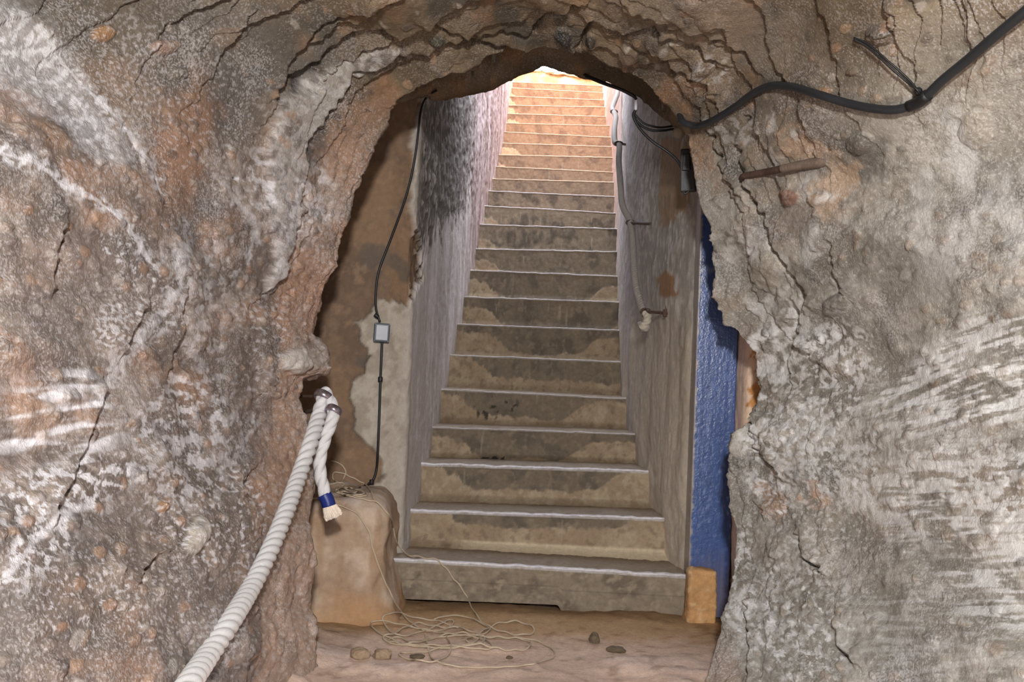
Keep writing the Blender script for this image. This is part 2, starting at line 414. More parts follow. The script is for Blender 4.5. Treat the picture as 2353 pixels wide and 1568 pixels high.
# flow-like ribs: steep on the near walls
rib = np.stack([P32[:, 0] * 1.0 + P32[:, 1] * 5.0 + 0.7 * P32[:, 2], P32[:, 2] * 1.4, P32[:, 1] * 0.5], 1)
nR = fbm(rib * 1.6, 4, 61)
disp += left_w * nR * 0.011 * near
CRACKS = [(5, .035, [(1703,345),(1706,420),(1730,470),(1748,505),(1772,562),(1815,640),(1832,695)]), (4, .03, [(1812,715),(1826,790),(1852,818)]),
    (3, .02, [(1915,590),(1920,640),(1935,660)]), (3, .02, [(1735,1010),(1748,1050),(1790,1090)]), (4, .02, [(1830,1230),(1850,1290),(1880,1310)]),
    (6, .035, [(640,205),(680,168),(735,130),(775,95),(810,78)]), (5, .03, [(738,268),(765,232),(790,195),(802,160),(850,158),(905,122)]),
    (6, .04, [(905,122),(972,120),(1023,100),(1074,99),(1125,107),(1190,114)]), (4, .03, [(700,148),(742,123),(790,85),(845,64),(880,62),(905,78),(940,62),(975,44)]),
    (4, .03, [(975,44),(1014,66),(1050,72),(1092,86),(1150,80),(1210,84),(1252,48),(1300,30),(1338,3)]), (4, .025, [(700,84),(734,46),(790,25),(842,5)]),
    (4, .03, [(1478,0),(1516,14),(1545,50),(1572,52),(1640,90),(1700,120),(1730,150)]), (4, .03, [(1330,95),(1363,42),(1432,58),(1508,46),(1534,68),(1592,103),(1640,140)]),
    (4, .025, [(1524,106),(1560,150),(1572,162),(1626,188),(1657,232)]), (4, .03, [(912,222),(972,182),(1030,165),(1082,161),(1125,128),(1180,122)]),
    (3, .022, [(1340,112),(1400,100),(1470,130),(1530,135),(1570,190)]), (3, .02, [(1610,240),(1640,320),(1655,400),(1690,440)]),
    (3, .025, [(285,800),(310,760),(325,720)]), (4, .03, [(120,650),(128,590),(132,530)]), (4, .022, [(600,680),(640,640),(665,570),(680,500)]),
    (3, .02, [(320,1320),(345,1290),(360,1280)]), (3, .02, [(560,1120),(570,1090),(582,1080)]), (3, .015, [(130,1180),(170,1100),(200,1010),(225,900)]),
    (3, .015, [(395,830),(410,760),(405,690)]), (3, .02, [(1680,880),(1700,940),(1735,985)]), (3, .02, [(1722,1395),(1725,1480),(1715,1568)]), (3, .02, [(1930,1455),(1930,1490),(1960,1515)])]
crk = np.zeros(len(Pt), np.float32)
wx = bx + nC * 9 + nB * 7; wy = by + perlin(P32 * 30, 71) * 8 + perlin(P32 * 9, 72) * 8
for wpx, dep, pts in CRACKS:
    a = np.array(pts); sel = np.where((wx > a[:, 0].min() - 60) & (wx < a[:, 0].max() + 60) & (wy > a[:, 1].min() - 60) & (wy < a[:, 1].max() + 60))[0]
    if not len(sel): continue
    d, s = seg_dist(wx[sel], wy[sel], pts)
    disp[sel] += 0.010 * np.exp(-(d / 30) ** 2) * np.where(s > 0, -0.8, 1.2) - dep * 1.5 * np.exp(-(d / (wpx * 1.15)) ** 2)
    crk[sel] = np.maximum(crk[sel], np.exp(-(d / wpx) ** 2))
# pale slab left on the jamb and single stones standing out of the conglomerate
SLAB = [(612,300),(640,225),(690,200),(760,140),(845,112),(905,100),(900,130),(850,165),(800,170),(778,205),(735,270),(700,330),(690,420),(668,540),(655,610),(625,660),(600,680),(620,600),(605,480)]
slab = poly_mask(bx + nC * 14, by + nB * 14, SLAB, 5) * (qmv > 0)
disp = disp * (1 - .45 * slab) + slab * 0.024
STONES = [(672,832,34,30,.04,0,'pale'),(1298,80,22,14,.035,0,'dark'),(1358,84,14,12,.03,0,'dark'),(1450,110,26,20,.03,0,'brown'),(1000,80,18,11,.03,0,'green'),(1916,200,18,13,.02,0,'orange'),(1977,152,12,10,.015,0,'brown'),
    (2035,75,36,22,.025,10,'brown'),(1622,155,20,16,.03,0,'brown'),(1822,452,32,20,.02,0,'orange2'),(1885,460,24,16,.02,-15,'orange'),(1920,702,34,24,.03,-30,'grey'),(1765,1160,20,34,.015,70,'orange'),
    (1990,325,34,26,.03,-20,'grey'),(2045,60,26,16,.02,0,'grey'),(430,1240,26,48,.03,15,'pale'),(357,1172,16,14,.02,0,'orange'),(700,185,30,36,-.045,25,'hole'),(405,165,22,14,.02,0,'grey'),(240,75,26,18,.02,0,'orange'),(370,110,40,18,.02,-10,'pink'),
    (2240,300,40,50,.02,20,'tan'),(1850,790,30,24,.02,0,'grey'),(1745,620,42,56,.03,0,'tan'),(1720,270,9,9,-.02,0,'dark'),(1700,1010,30,45,.02,0,'pale'),(375,468,7,9,-.03,0,'dark'),(535,412,7,5,-.03,0,'dark'),(1560,1,1,1,0,0,'dark')]
for (cx, cy, rx, ry, h, an, _k) in STONES:
    e = ell(bx + nC * 6, by + nB * 6, cx, cy, rx, ry, an); disp += h * np.sqrt(np.clip(1 - e, 0, 1)) * (qmv > -0.01)
fade = np.ones(len(Pt)); disp *= wd * fade
V = Pt + Nn * disp[:, None]
ce = Nn  # keep
# -------- colour of the rock itself (dust, lime wash, iron staining): stays on the stone
def C(*c):
    return lin(c)
def grey(c, k):
    l = c @ np.array([.3, .59, .11]); return c * (1 - k) + l[..., None] * k
v1 = sst(-0.35, 0.35, nB + 0.5 * nC); v2 = sst(0.0, 0.45, nD + 0.35 * nB); v3 = sst(0.15, 0.5, fbm(P32 * 5 + 31, 4, 81))
colL = mixc(np.broadcast_to(C(118, 105, 95), (len(Pt), 3)), C(154, 139, 126), v1)
colL = mixc(colL, C(162, 124, 96), v2 * 0.75); colL = mixc(colL, C(98, 91, 88), v3 * 0.6)
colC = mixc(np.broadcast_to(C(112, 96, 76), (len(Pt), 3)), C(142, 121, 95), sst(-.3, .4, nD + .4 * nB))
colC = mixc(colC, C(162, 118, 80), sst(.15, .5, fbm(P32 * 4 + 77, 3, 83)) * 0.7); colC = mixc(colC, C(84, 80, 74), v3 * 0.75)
colR = mixc(np.broadcast_to(C(136, 127, 113), (len(Pt), 3)), C(174, 165, 152), v1)
colR = mixc(colR, C(168, 136, 108), v2 * 0.35); colR = mixc(colR, C(104, 97, 89), v3 * 0.65)
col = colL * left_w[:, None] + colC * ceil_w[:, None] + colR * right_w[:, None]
jx = bx + nB * 40 + nC * 25; jy = by + perlin(P32 * 7, 91) * 40 + perlin(P32 * 27, 92) * 25
def blot(cx, cy, rx, ry, an, c, k=1.0, soft=0.35):
    global col
    e = ell(jx, jy, cx, cy, rx, ry, an); col = mixc(col, lin(c), k * (1 - sst(1 - soft, 1 + soft, e)))
# broad zones
blot(130, 20, 300, 110, 0, (104, 96, 88), .5, .6); blot(520, 130, 180, 160, 0, (104, 98, 94), .7, .5); blot(200, 700, 150, 130, 10, (128, 116, 108), .6, .5)
blot(400, 330, 60, 150, 15, (168, 122, 88), .6, .5); blot(100, 620, 110, 60, 0, (150, 128, 114), .5, .5)
blot(650, 1050, 70, 170, 5, (178, 140, 110), .8, .5); blot(680, 1390, 80, 220, 5, (178, 148, 124), .85, .5); blot(570, 1330, 60, 120, 20, (150, 124, 104), .6, .5); blot(560, 1000, 70, 120, 0, (128, 114, 106), .5)
blot(690, 690, 70, 110, 20, (170, 128, 98), .85, .5); blot(800, 330, 60, 130, 30, (164, 128, 100), .8, .5); blot(720, 480, 50, 80, 20, (186, 172, 162), .6, .4)
blot(300, 1150, 90, 70, 0, (116, 104, 96), .6); blot(100, 1450, 160, 110, 0, (110, 104, 98), .6); blot(420, 1420, 140, 100, -20, (132, 120, 110), .4)
blot(950, 60, 160, 50, 0, (140, 120, 94), .5); blot(760, 110, 60, 40, 0, (110, 104, 98), .6); blot(1700, 60, 220, 70, 20, (146, 132, 116), .7, .5)
blot(1600, 360, 40, 70, 0, (172, 132, 98), .7); blot(1850, 330, 60, 40, 20, (182, 142, 102), .9); blot(1925, 430, 34, 80, 5, (186, 146, 104), .85); blot(1800, 240, 120, 50, 10, (122, 108, 96), .6)
blot(1820, 500, 60, 50, 0, (150, 128, 108), .5); blot(1930, 560, 40, 60, 0, (124, 108, 94), .6); blot(1900, 620, 50, 60, 0, (128, 116, 96), .5); blot(1900, 760, 60, 60, 0, (118, 110, 102), .6)
blot(2150, 620, 180, 120, -30, (142, 130, 116), .6, .5); blot(2180, 200, 150, 160, -40, (168, 158, 140), .6, .5); blot(2200, 60, 90, 50, -40, (140, 128, 112), .5)
blot(1800, 1350, 120, 260, 0, (140, 130, 116), .5, .5); blot(1760, 1130, 30, 50, 10, (190, 142, 104), .7); blot(1870, 1140, 24, 40, 0, (196, 150, 112), .8); blot(1760, 1500, 90, 90, 0, (136, 126, 112), .6)
blot(1990, 1440, 240, 100, 10, (134, 126, 112), .6); blot(2180, 1030, 90, 46, 0, (156, 146, 132), .8); blot(1630, 1560, 70, 90, 0, (158, 128, 108), .8, .5)
for (cx, cy, rx, ry, h, an, k) in STONES:
    e = ell(bx + nC * 6, by + nB * 6, cx, cy, rx * .95, ry * .95, an)
    cc = {'pale': (186, 178, 164), 'dark': (58, 54, 52), 'brown': (118, 98, 80), 'green': (78, 76, 62), 'orange': (168, 124, 78), 'orange2': (156, 98, 68), 'grey': (116, 106, 94), 'hole': (84, 80, 78), 'pink': (158, 128, 112), 'tan': (166, 152, 132)}[k]
    col = mixc(col, lin(cc), (1 - sst(.85, 1.05, e)) * .9)
# lime wash and salt bloom
spk = sst(0.14, 0.32, fbm(I32 * 62, 3, 101) + .25 * nB); spk2 = sst(0.0, 0.2, fbm(I32 * 26, 5, 111, .6)); fil = sst(-0.05, 0.3, fbm(P32 * np.array([14, 14, 5], np.float32), 4, 121))
white = np.zeros(len(Pt)); WC = C(226, 225, 230)
def vein(pts, wpx, k=1.0, br=8):
    global white
    d, _ = seg_dist(bx + nC * br + nB * 8, by + nB * br + nC * 6, pts); white = np.maximum(white, k * (.7 + .3 * spk2) * (1 - sst(0.4, 1.1, d / (wpx * (0.35 + 0.8 * sst(-.4, .4, nB + nC))))))
    white = np.maximum(white, 0.8 * k * spk2 * (1 - sst(0.8, 2.6, d / wpx)))
vein([(-60, 355), (60, 385), (130, 435), (200, 460), (270, 515), (330, 610)], 10); vein([(95, 60), (150, 120), (215, 205), (245, 245), (300, 310), (345, 385), (362, 440)], 9)
vein([(405, 560), (390, 660), (340, 760), (280, 830), (200, 930)], 14, .7); vein([(500, 420), (580, 520), (560, 600)], 12, .5); vein([(0, 1330), (60, 1250), (180, 1170), (215, 1160)], 15, .9)
vein([(330, 620), (420, 560), (420, 500)], 8, .5); vein([(490, 1100), (560, 1020), (600, 960)], 12, .5); vein([(380, 1010), (350, 1060), (300, 1100)], 9, .5)
def lime(cx, cy, rx, ry, an, k, tex):
    global white
    e = ell(jx, jy, cx, cy, rx, ry, an); white = np.maximum(white, k * tex * (1 - sst(0.55, 1.2, e)))
soft = .45 + .55 * spk2; lime(40, 110, 120, 110, 30, .85, soft); lime(170, 260, 60, 140, -35, .85, soft); lime(240, 340, 55, 60, -30, .75, soft); lime(60, 215, 70, 60, 0, .6, soft)
lime(120, 960, 190, 110, 0, .95, sst(-.15, .2, fbm(np.stack([P32[:, 0] * 6, P32[:, 1] * 6, P32[:, 2] * 26], 1), 3, 131)))
lime(150, 1130, 200, 90, -20, .9, spk2); lime(60, 1290, 130, 70, -30, .8, spk2); lime(330, 720, 130, 90, -40, .6, spk); lime(280, 600, 120, 50, 30, .7, spk); lime(480, 1180, 170, 170, 0, .75, spk); lime(420, 1000, 140, 160, 20, .75, spk2)
lime(260, 1400, 260, 150, 0, .55, spk); lime(250, 250, 420, 260, 0, .35, spk); lime(500, 1300, 160, 250, 0, .4, spk); lime(600, 800, 80, 160, 10, .45, spk); lime(590, 430, 40, 80, 0, .6, spk2); lime(470, 700, 60, 200, 10, .4, spk2)
col = mixc(col, mixc(np.broadcast_to(C(178, 171, 164), (len(Pt), 3)), C(140, 132, 128), sst(.0, .4, nB + nC)), slab * .85); white = np.maximum(white, slab * 0.35 * spk2); lime(690, 470, 70, 100, 20, .6, spk2); lime(730, 530, 40, 50, 0, .4, spk)
# right side: brushed lime wash
u_ = (bx - 2050) * .94 + (by - 900) * -.30; v_ = (bx - 2050) * .30 + (by - 900) * .94
brush = sst(-.12, .22, fbm(np.stack([u_ / 150, v_ / 15, v_ * 0], 1).astype(np.float32) + 3, 4, 141) + 0.25 * nC)
lime(2230, 890, 280, 120, -14, 1.0, sst(-.2, .15, nB * .4 + .5 * brush - .2)); lime(2230, 890, 260, 110, -14, .95, brush); lime(2300, 780, 130, 60, -20, .7, brush)
u2 = bx; v2_ = by + .04 * bx
brush2 = sst(-.15, .2, fbm(np.stack([u2 / 110, v2_ / 14, v2_ * 0], 1).astype(np.float32) + 8, 4, 151) + 0.35 * nC + .2 * nB)
lime(2200, 1150, 240, 150, 0, .8, brush2); lime(2300, 1320, 170, 150, 15, .7, brush2); lime(2150, 1450, 260, 120, 12, .3, brush2); lime(2290, 1120, 110, 130, 0, .8, spk2)
spk3 = sst(-.12, .12, fbm(I32 * 34, 5, 161, .62) + .3 * nB); lime(1890, 890, 110, 180, 10, .95, spk3); lime(1780, 850, 80, 170, 10, .95, sst(-.2, .2, nB + nC)); lime(1850, 970, 80, 130, 0, .95, spk3); lime(1770, 1060, 70, 150, 0, .9, spk3); lime(1960, 1080, 90, 130, 0, .7, spk3); lime(1720, 640, 60, 130, 10, .6, fil); lime(1850, 560, 60, 60, 0, .5, fil); lime(1860, 1060, 110, 130, 0, .6, spk); lime(1900, 1200, 120, 140, 0, .5, spk)
lime(1830, 1420, 170, 170, 0, .85, spk3 * (.4 + .6 * spk2)); lime(1700, 1330, 40, 150, 0, .7, spk3); lime(1720, 700, 70, 100, 10, .5, fil); lime(1760, 330, 60, 60, 0, .6, fil); lime(1900, 430, 40, 40, 0, .6, fil); lime(1690, 290, 60, 50, 0, .4, spk2); lime(2250, 420, 200, 300, 0, .35, fil); lime(1690, 1250, 30, 120, 0, .4, spk)
lime(1640, 170, 50, 60, 20, .5, spk2); lime(870, 125, 45, 25, -15, .6, spk2)
white = np.maximum(white, 0.2 * spk * (left_w + 0.7 * right_w))
col = mixc(col, WC * np.where(right_w > .5, .92, 1.0)[:, None], np.clip(white, 0, 1) * .9)
# colour darkened along the cracks
col = col * (1 - 0.55 * crk[:, None])
PAL = np.array([lin(q) for q in ((168, 126, 92), (104, 92, 84), (150, 134, 120), (178, 140, 104), (92, 84, 80), (136, 112, 92), (186, 176, 166), (120, 108, 104))])
pk2 = (r2 > .6) * (1 - sst(.36, .5, w2)) * sst(-.35, .15, nA + .3 * nB); ci = ((r2 * 977) % 8).astype(int)
col = mixc(col, PAL[ci], pk2 * (.55 - .2 * right_w))
pk1 = (r1 > .68) * (1 - sst(.42, .56, w1)) * sst(-0.1, 0.4, nD); ci = ((r1 * 1531) % 8).astype(int)
col = mixc(col, PAL[ci], pk1 * (.36 - .18 * right_w))
col = col * (1 - .3 * right_w[:, None]) + .3 * right_w[:, None] * grey(col, 1.0)
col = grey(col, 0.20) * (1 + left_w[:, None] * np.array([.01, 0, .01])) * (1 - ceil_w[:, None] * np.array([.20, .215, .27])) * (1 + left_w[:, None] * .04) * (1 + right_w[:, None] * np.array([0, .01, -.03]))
rowi = np.repeat(np.arange(NR), NT); col[rowi >= NI + NF + 2] *= .4  # unseen rock behind the camera darkened to cut bounce light
V = V.reshape(NR, NT, 3); col = np.clip(col, 0.01, .9).reshape(NR, NT, 3)
s1, s2 = c1 + int(10 * Q), c2 - int(10 * Q)
ROCK = {}
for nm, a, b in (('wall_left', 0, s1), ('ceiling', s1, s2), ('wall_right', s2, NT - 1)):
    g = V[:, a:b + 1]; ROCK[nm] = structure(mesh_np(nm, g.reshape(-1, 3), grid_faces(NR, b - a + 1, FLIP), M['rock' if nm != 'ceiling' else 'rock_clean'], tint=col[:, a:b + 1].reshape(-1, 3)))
del V, col, Pt, Nn, P32

# ------------------------------------------------------------------ floor
gx, gy = np.meshgrid(np.linspace(-2.0, 2.4, 330), np.linspace(-3.4, 5.25, 520), indexing='ij')
fp = np.stack([gx, gy, np.zeros_like(gx)], -1).reshape(-1, 3).astype(np.float32)
fa = fbm(fp * 2.2, 4, 201); fb = fbm(fp * 14, 4, 211)
z = 0.012 * fa + 0.006 * fb
z += 0.10 * sst(0.35, 0.0, np.abs(fp[:, 0] + 0.86)) * sst(4.7, 3.6, fp[:, 1])        # earth banked against the rock
z += 0.02 * sst(4.55, 3.9, fp[:, 1]) * sst(-.3, .4, fa)
fp[:, 2] = z
pxf, pyf = to_px(fp.astype(float))
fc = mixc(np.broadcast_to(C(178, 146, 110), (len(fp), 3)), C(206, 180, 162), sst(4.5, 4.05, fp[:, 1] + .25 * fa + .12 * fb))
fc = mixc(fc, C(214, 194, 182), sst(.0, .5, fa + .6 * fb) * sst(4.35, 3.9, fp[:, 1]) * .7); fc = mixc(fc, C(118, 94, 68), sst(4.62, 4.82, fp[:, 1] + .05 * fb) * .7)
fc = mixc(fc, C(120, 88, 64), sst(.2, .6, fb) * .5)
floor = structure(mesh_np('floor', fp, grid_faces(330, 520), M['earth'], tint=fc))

# ------------------------------------------------------------------ side walls of the stair passage
def plan_wall(name, plan, z0, z1fun, nz, paint, jit=0.0035, flip=False, mat='plaster'):
    plan = np.array(plan, float); L = np.r_[0, np.cumsum(np.hypot(*np.diff(plan, axis=0).T))]
    yl = np.interp(np.linspace(0, L[-1], 4000), L, plan[:, 1]); xl_ = np.interp(np.linspace(0, L[-1], 4000), L, plan[:, 0])
    dens = np.where((np.abs(xl_) < 1.05) & (yl < 5.9), 1 / .0075, np.where(yl < 6.5, 1 / .02, 1 / .035)); cs = np.r_[0, np.cumsum(dens[:-1] * L[-1] / 3999)]
    n = int(cs[-1]); s = np.interp(np.linspace(0, cs[-1], n), cs, np.linspace(0, L[-1], 4000))
    x = np.interp(s, L, plan[:, 0]); y = np.interp(s, L, plan[:, 1])
    k = np.ones(7) / 7; xp = np.convolve(np.pad(x, 3, 'edge'), k, 'valid'); yp = np.convolve(np.pad(y, 3, 'edge'), k, 'valid')
    z1 = z1fun(yp); zz = z0 + (z1[:, None] - z0) * np.linspace(0, 1, nz)[None]
    Gw = np.stack([np.repeat(xp[:, None], nz, 1), np.repeat(yp[:, None], nz, 1), zz], -1)
    nn = grid_normals(Gw).reshape(-1, 3); p = Gw.reshape(-1, 3)
    if flip: nn = -nn
    pf = p.astype(np.float32); a = fbm(pf * 2.5, 4, 301); b = fbm(pf * 18, 4, 311)
    ux, uy = to_px(p); tint, extra = paint(p, pf, ux, uy, a, b)
    p = p + nn * (0.010 * a + jit * b + extra)[:, None]
    return structure(mesh_np(name, p, grid_faces(n, nz, flip), M[mat], tint=np.clip(tint, .01, .9)))
EARTH = [(540,150),(985,200),(968,260),(952,330),(946,420),(950,500),(968,560),(970,640),(950,682),(925,704),(905,688),(868,690),(868,702),(850,725),(820,745),(830,775),(840,815),(854,822),(835,860),(808,880),(803,915),(815,940),(815,990),(840,1020),(862,1035),(882,1062),(885,1085),(868,1102),(845,1118),(700,1160),(540,1160)]
def paint_left(p, pf, x, y, a, b):
    n = len(p)
    wx_ = x + b * 14 + a * 6; wy_ = y + a * 10 + b * 12
    side = sst(4.95, 5.2, p[:, 1])
    c = np.broadcast_to(C(172, 163, 150), (n, 3)).copy()
    c = mixc(c, C(152, 142, 128), sst(0, .5, a + b)); c = mixc(c, C(204, 196, 192), side * .75)
    stre = fbm(np.stack([pf[:, 1] * 9, pf[:, 2] * 1.2, pf[:, 0] * 3], 1), 4, 321)
    c = mixc(c, C(226, 220, 222), side * sst(-.25, .35, stre) * .8)
    c = mixc(c, C(176, 150, 126), side * sst(.1, .5, stre + .5 * b) * .4 * sst(650, 1000, y))
    d, sg = seg_dist(x + b * 40 + stre * 25, y + b * 20, [(880, 720), (960, 600), (1010, 520), (1070, 480), (1095, 370), (1150, 160)])
    rough = sst(-12, 12, d * np.where(sg < 0, 1, -1)) * side
    c = mixc(c, mixc(np.broadcast_to(C(112, 107, 102), (n, 3)), C(172, 167, 162), sst(.1, .45, b)), rough * sst(10.5, 7.5, p[:, 1]))
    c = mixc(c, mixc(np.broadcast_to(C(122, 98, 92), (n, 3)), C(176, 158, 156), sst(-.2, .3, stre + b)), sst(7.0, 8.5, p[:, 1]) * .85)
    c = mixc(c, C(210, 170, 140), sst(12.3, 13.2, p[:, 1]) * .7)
    e = poly_mask(wx_, wy_, EARTH, 4) * (p[:, 1] < 5.6)
    ec = mixc(np.broadcast_to(C(128, 104, 82), (n, 3)), C(104, 86, 72), sst(-.1, .5, a + .4 * b)); ec = mixc(ec, C(92, 84, 76), sst(.25, .5, fbm(pf * 6, 3, 331)) * .7)
    ec = mixc(ec, C(150, 122, 96), sst(.2, .6, b) * .5)
    c = mixc(c, ec, e)
    return c, -0.02 * e + 0.010 * rough * b
XF = lambda r, d: (float(r * SR[0] + d * SD[0]), float(r * SR[1] + d * SD[1]))
DL = np.linspace(5.05, 15.0, 60)
planL = [(-2.6, 4.95), (-1.4, 4.93), (-0.80, 4.92), (-0.55, 4.93)] + [XF(xl_at(4.97), 4.99)] + [XF(xl_at(d), d) for d in DL]
top_z = lambda y: np.where(y < 5.1, 3.2, CZ + 1.0 + 0.31 * y + 0.9)
top_z = lambda y: np.interp(y, [0, 5.2, 15.5], [3.3, 3.5, 6.3])
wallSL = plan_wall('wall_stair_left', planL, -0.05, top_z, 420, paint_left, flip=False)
EP1 = [(1515,312),(1560,298),(1582,360),(1578,440),(1573,470),(1552,500),(1530,520),(1512,508),(1506,430),(1500,350)]
EP2 = [(1508,640),(1530,622),(1552,640),(1550,668),(1560,680),(1535,690),(1512,676)]
def paint_right(p, pf, x, y, a, b):
    n = len(p); c = np.broadcast_to(C(204, 193, 176), (n, 3)).copy()
    stre = fbm(np.stack([pf[:, 1] * 8 + pf[:, 0] * 8, pf[:, 2] * 1.1, pf[:, 0] * 3], 1), 4, 421)
    c = mixc(c, C(182, 170, 152), sst(-.1, .5, stre)); up = sst(820, 620, y + 60 * a)
    c = mixc(c, mixc(np.broadcast_to(C(166, 160, 152), (n, 3)), C(206, 200, 194), sst(-.05, .4, b + a * .5)), up)
    c = mixc(c, C(182, 176, 184), sst(5.6, 6.3, p[:, 1]) * sst(9, 6.5, p[:, 1]) * sst(-.2, .4, stre) * .8)
    c = mixc(c, C(180, 172, 164), sst(.1, .4, b + stre * .4) * .4)
    front = p[:, 1] < 5.6
    c = mixc(c, C(164, 138, 108), poly_mask(x + b * 22 + a * 22, y + a * 30, EP1, 5) * front * .9)
    c = mixc(c, C(164, 128, 92), poly_mask(x + b * 10, y + a * 10, EP2, 4) * front)
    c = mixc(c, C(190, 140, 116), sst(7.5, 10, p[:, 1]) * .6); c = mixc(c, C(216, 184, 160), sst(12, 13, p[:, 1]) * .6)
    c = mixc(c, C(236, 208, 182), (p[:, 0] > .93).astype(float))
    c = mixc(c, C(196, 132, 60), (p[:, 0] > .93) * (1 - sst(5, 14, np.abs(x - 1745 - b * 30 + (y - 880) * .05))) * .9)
    return c, 0 * a
planR = [XF(xr_at(d), d) for d in np.linspace(15, 5.0, 90)] + [(0.80, 4.86), (0.84, 4.92), (0.95, 4.92), (0.962, 4.90), (0.966, 4.66), (0.98, 4.62), (1.1, 4.60), (1.6, 4.75), (2.8, 4.95)]
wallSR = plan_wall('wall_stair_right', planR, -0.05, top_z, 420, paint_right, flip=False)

# rock roof over the lower flight
gx, gy = np.meshgrid(np.linspace(-2.8, 3.0, 60), np.linspace(4.62, 7.0, 90), indexing='ij')
rp = np.stack([gx, gy, CZ + 0.40 + 0.27 * gy + .0 * gx], -1).reshape(-1, 3)
rb = fbm(rp.astype(np.float32) * 3, 4, 501); rp[:, 2] += 0.06 * rb
bot = rp.copy(); topv = rp + np.array([0, 0, 0.5]); nn_ = len(rp)
fq = grid_faces(60, 90)
ii = np.arange(59) * 90; jj = np.arange(89)
edge = [np.stack([ii, ii + 90, ii + 90 + nn_, ii + nn_], 1), np.stack([ii + 89, ii + 179, ii + 179 + nn_, ii + 89 + nn_], 1),
        np.stack([jj, jj + 1, jj + 1 + nn_, jj + nn_], 1), np.stack([59 * 90 + jj, 59 * 90 + jj + 1, 59 * 90 + jj + 1 + nn_, 59 * 90 + jj + nn_], 1)]
roof = structure(mesh_np('ceiling_stair', np.vstack([bot, topv]), np.vstack([fq, fq + nn_] + edge), M['rock'],
                         tint=np.tile(mixc(np.broadcast_to(C(104, 92, 78), (nn_, 3)), C(140, 116, 90), sst(-.3, .3, rb)), (2, 1))))
# earth bank behind the top step
gx, gz = np.meshgrid(np.linspace(-1.2, 2.4, 120), np.linspace(3.2, 6.6, 110), indexing='ij')
bp_ = np.stack([gx, 14.35 + 0 * gx, gz], -1).reshape(-1, 3); bb = fbm(bp_.astype(np.float32) * 3, 4, 511); bb2 = fbm(bp_.astype(np.float32) * 11, 3, 512)
ux, uy = to_px(bp_)
sky = np.interp(ux, [1100, 1180, 1222, 1240, 1280, 1330, 1400, 1460], [150, 160, 157, 160, 163, 171, 186, 215])
# crest: the bank stops where the open air begins
crest = CZ + np.interp(bp_[:, 0], np.linspace(-1.2, 2.4, 60), (P(np.interp(np.linspace(-1.2, 2.4, 60), [-.5, 1.9], [1085, 1520]), np.interp(np.interp(np.linspace(-1.2, 2.4, 60), [-.5, 1.9], [1085, 1520]), [1085, 1215, 1240, 1350, 1520], [159, 159, 163, 177, 178]), np.full(60, 14.35))[:, 2] - CZ))
bp_[:, 2] = np.minimum(bp_[:, 2], crest + 0.05 * bb)
bp_[:, 1] += 0.12 * bb + 0.04 * bb2
bc = mixc(np.broadcast_to(C(232, 196, 148), (len(bp_), 3)), C(240, 216, 178), sst(-.2, .3, bb2)); bc = mixc(bc, C(190, 128, 92), poly_mask(ux, uy, [(1254,162),(1300,164),(1300,182),(1256,180)], 3) * .7)
bank = structure(mesh_np('wall_back', bp_, grid_faces(120, 110, True), M['earth'], tint=bc))
gx, gy = np.meshgrid(np.linspace(-8, 9, 20), np.linspace(14.2, 30, 20), indexing='ij')

# ------------------------------------------------------------------ ledge beside the stairs, plaster block at the step end
def lump(name, px_box, fn_tint, mat, bev=0.05, seed=0, amp=0.012, sub=0.016):
    (x0, x1), (y0, y1), (z0, z1) = px_box
    nx, ny, nz = [max(4, int((b - a) / sub)) for a, b in ((x0, x1), (y0, y1), (z0, z1))]
    bm = bmesh.new(); idx = {}
    def vert(i, j, k):
        if (i, j, k) not in idx:
            p = np.array([x0 + (x1 - x0) * i / nx, y0 + (y1 - y0) * j / ny, z0 + (z1 - z0) * k / nz])
            lo = np.array([x0 + bev, y0 + bev, z0 - 1]); hi = np.array([x1 - bev, y1 + 1, z1 - bev])
            q = np.clip(p, lo, hi); d = p - q; L = np.linalg.norm(d)
            if L > bev: p = q + d / L * bev
            idx[(i, j, k)] = bm.verts.new(p)
        return idx[(i, j, k)]
    for i in range(nx):
        for k in range(nz): bm.faces.new([vert(i, 0, k), vert(i + 1, 0, k), vert(i + 1, 0, k + 1), vert(i, 0, k + 1)])
        for j in range(ny): bm.faces.new([vert(i, j, nz), vert(i + 1, j, nz), vert(i + 1, j + 1, nz), vert(i, j + 1, nz)])
    for j in range(ny):
        for k in range(nz):
            bm.faces.new([vert(nx, j, k), vert(nx, j + 1, k), vert(nx, j + 1, k + 1), vert(nx, j, k + 1)])
            bm.faces.new([vert(0, j + 1, k), vert(0, j, k), vert(0, j, k + 1), vert(0, j + 1, k + 1)])
    bm.normal_update()
    bm.verts.ensure_lookup_table()
    p = np.array([v.co for v in bm.verts]); nrm = np.array([v.normal for v in bm.verts]); pf = p.astype(np.float32)
    a = fbm(pf * 5, 4, seed); b = fbm(pf * 24, 3, seed + 7)
    Fc = [tuple(v.index for v in f.verts) for f in bm.faces] if False else None
    bm.verts.index_update(); Fc = np.array([[v.index for v in f.verts] for f in bm.faces]); bm.free()
    return structure(mesh_np(name, p + nrm * ((0.06 * np.clip(1 - p[:, 2] / 0.22, 0, 1) ** 2 if name == 'trim_1' else 0) + amp * 1.6 * a + amp * .35 * b)[:, None], Fc, M[mat], tint=fn_tint(p, pf, a, b)))
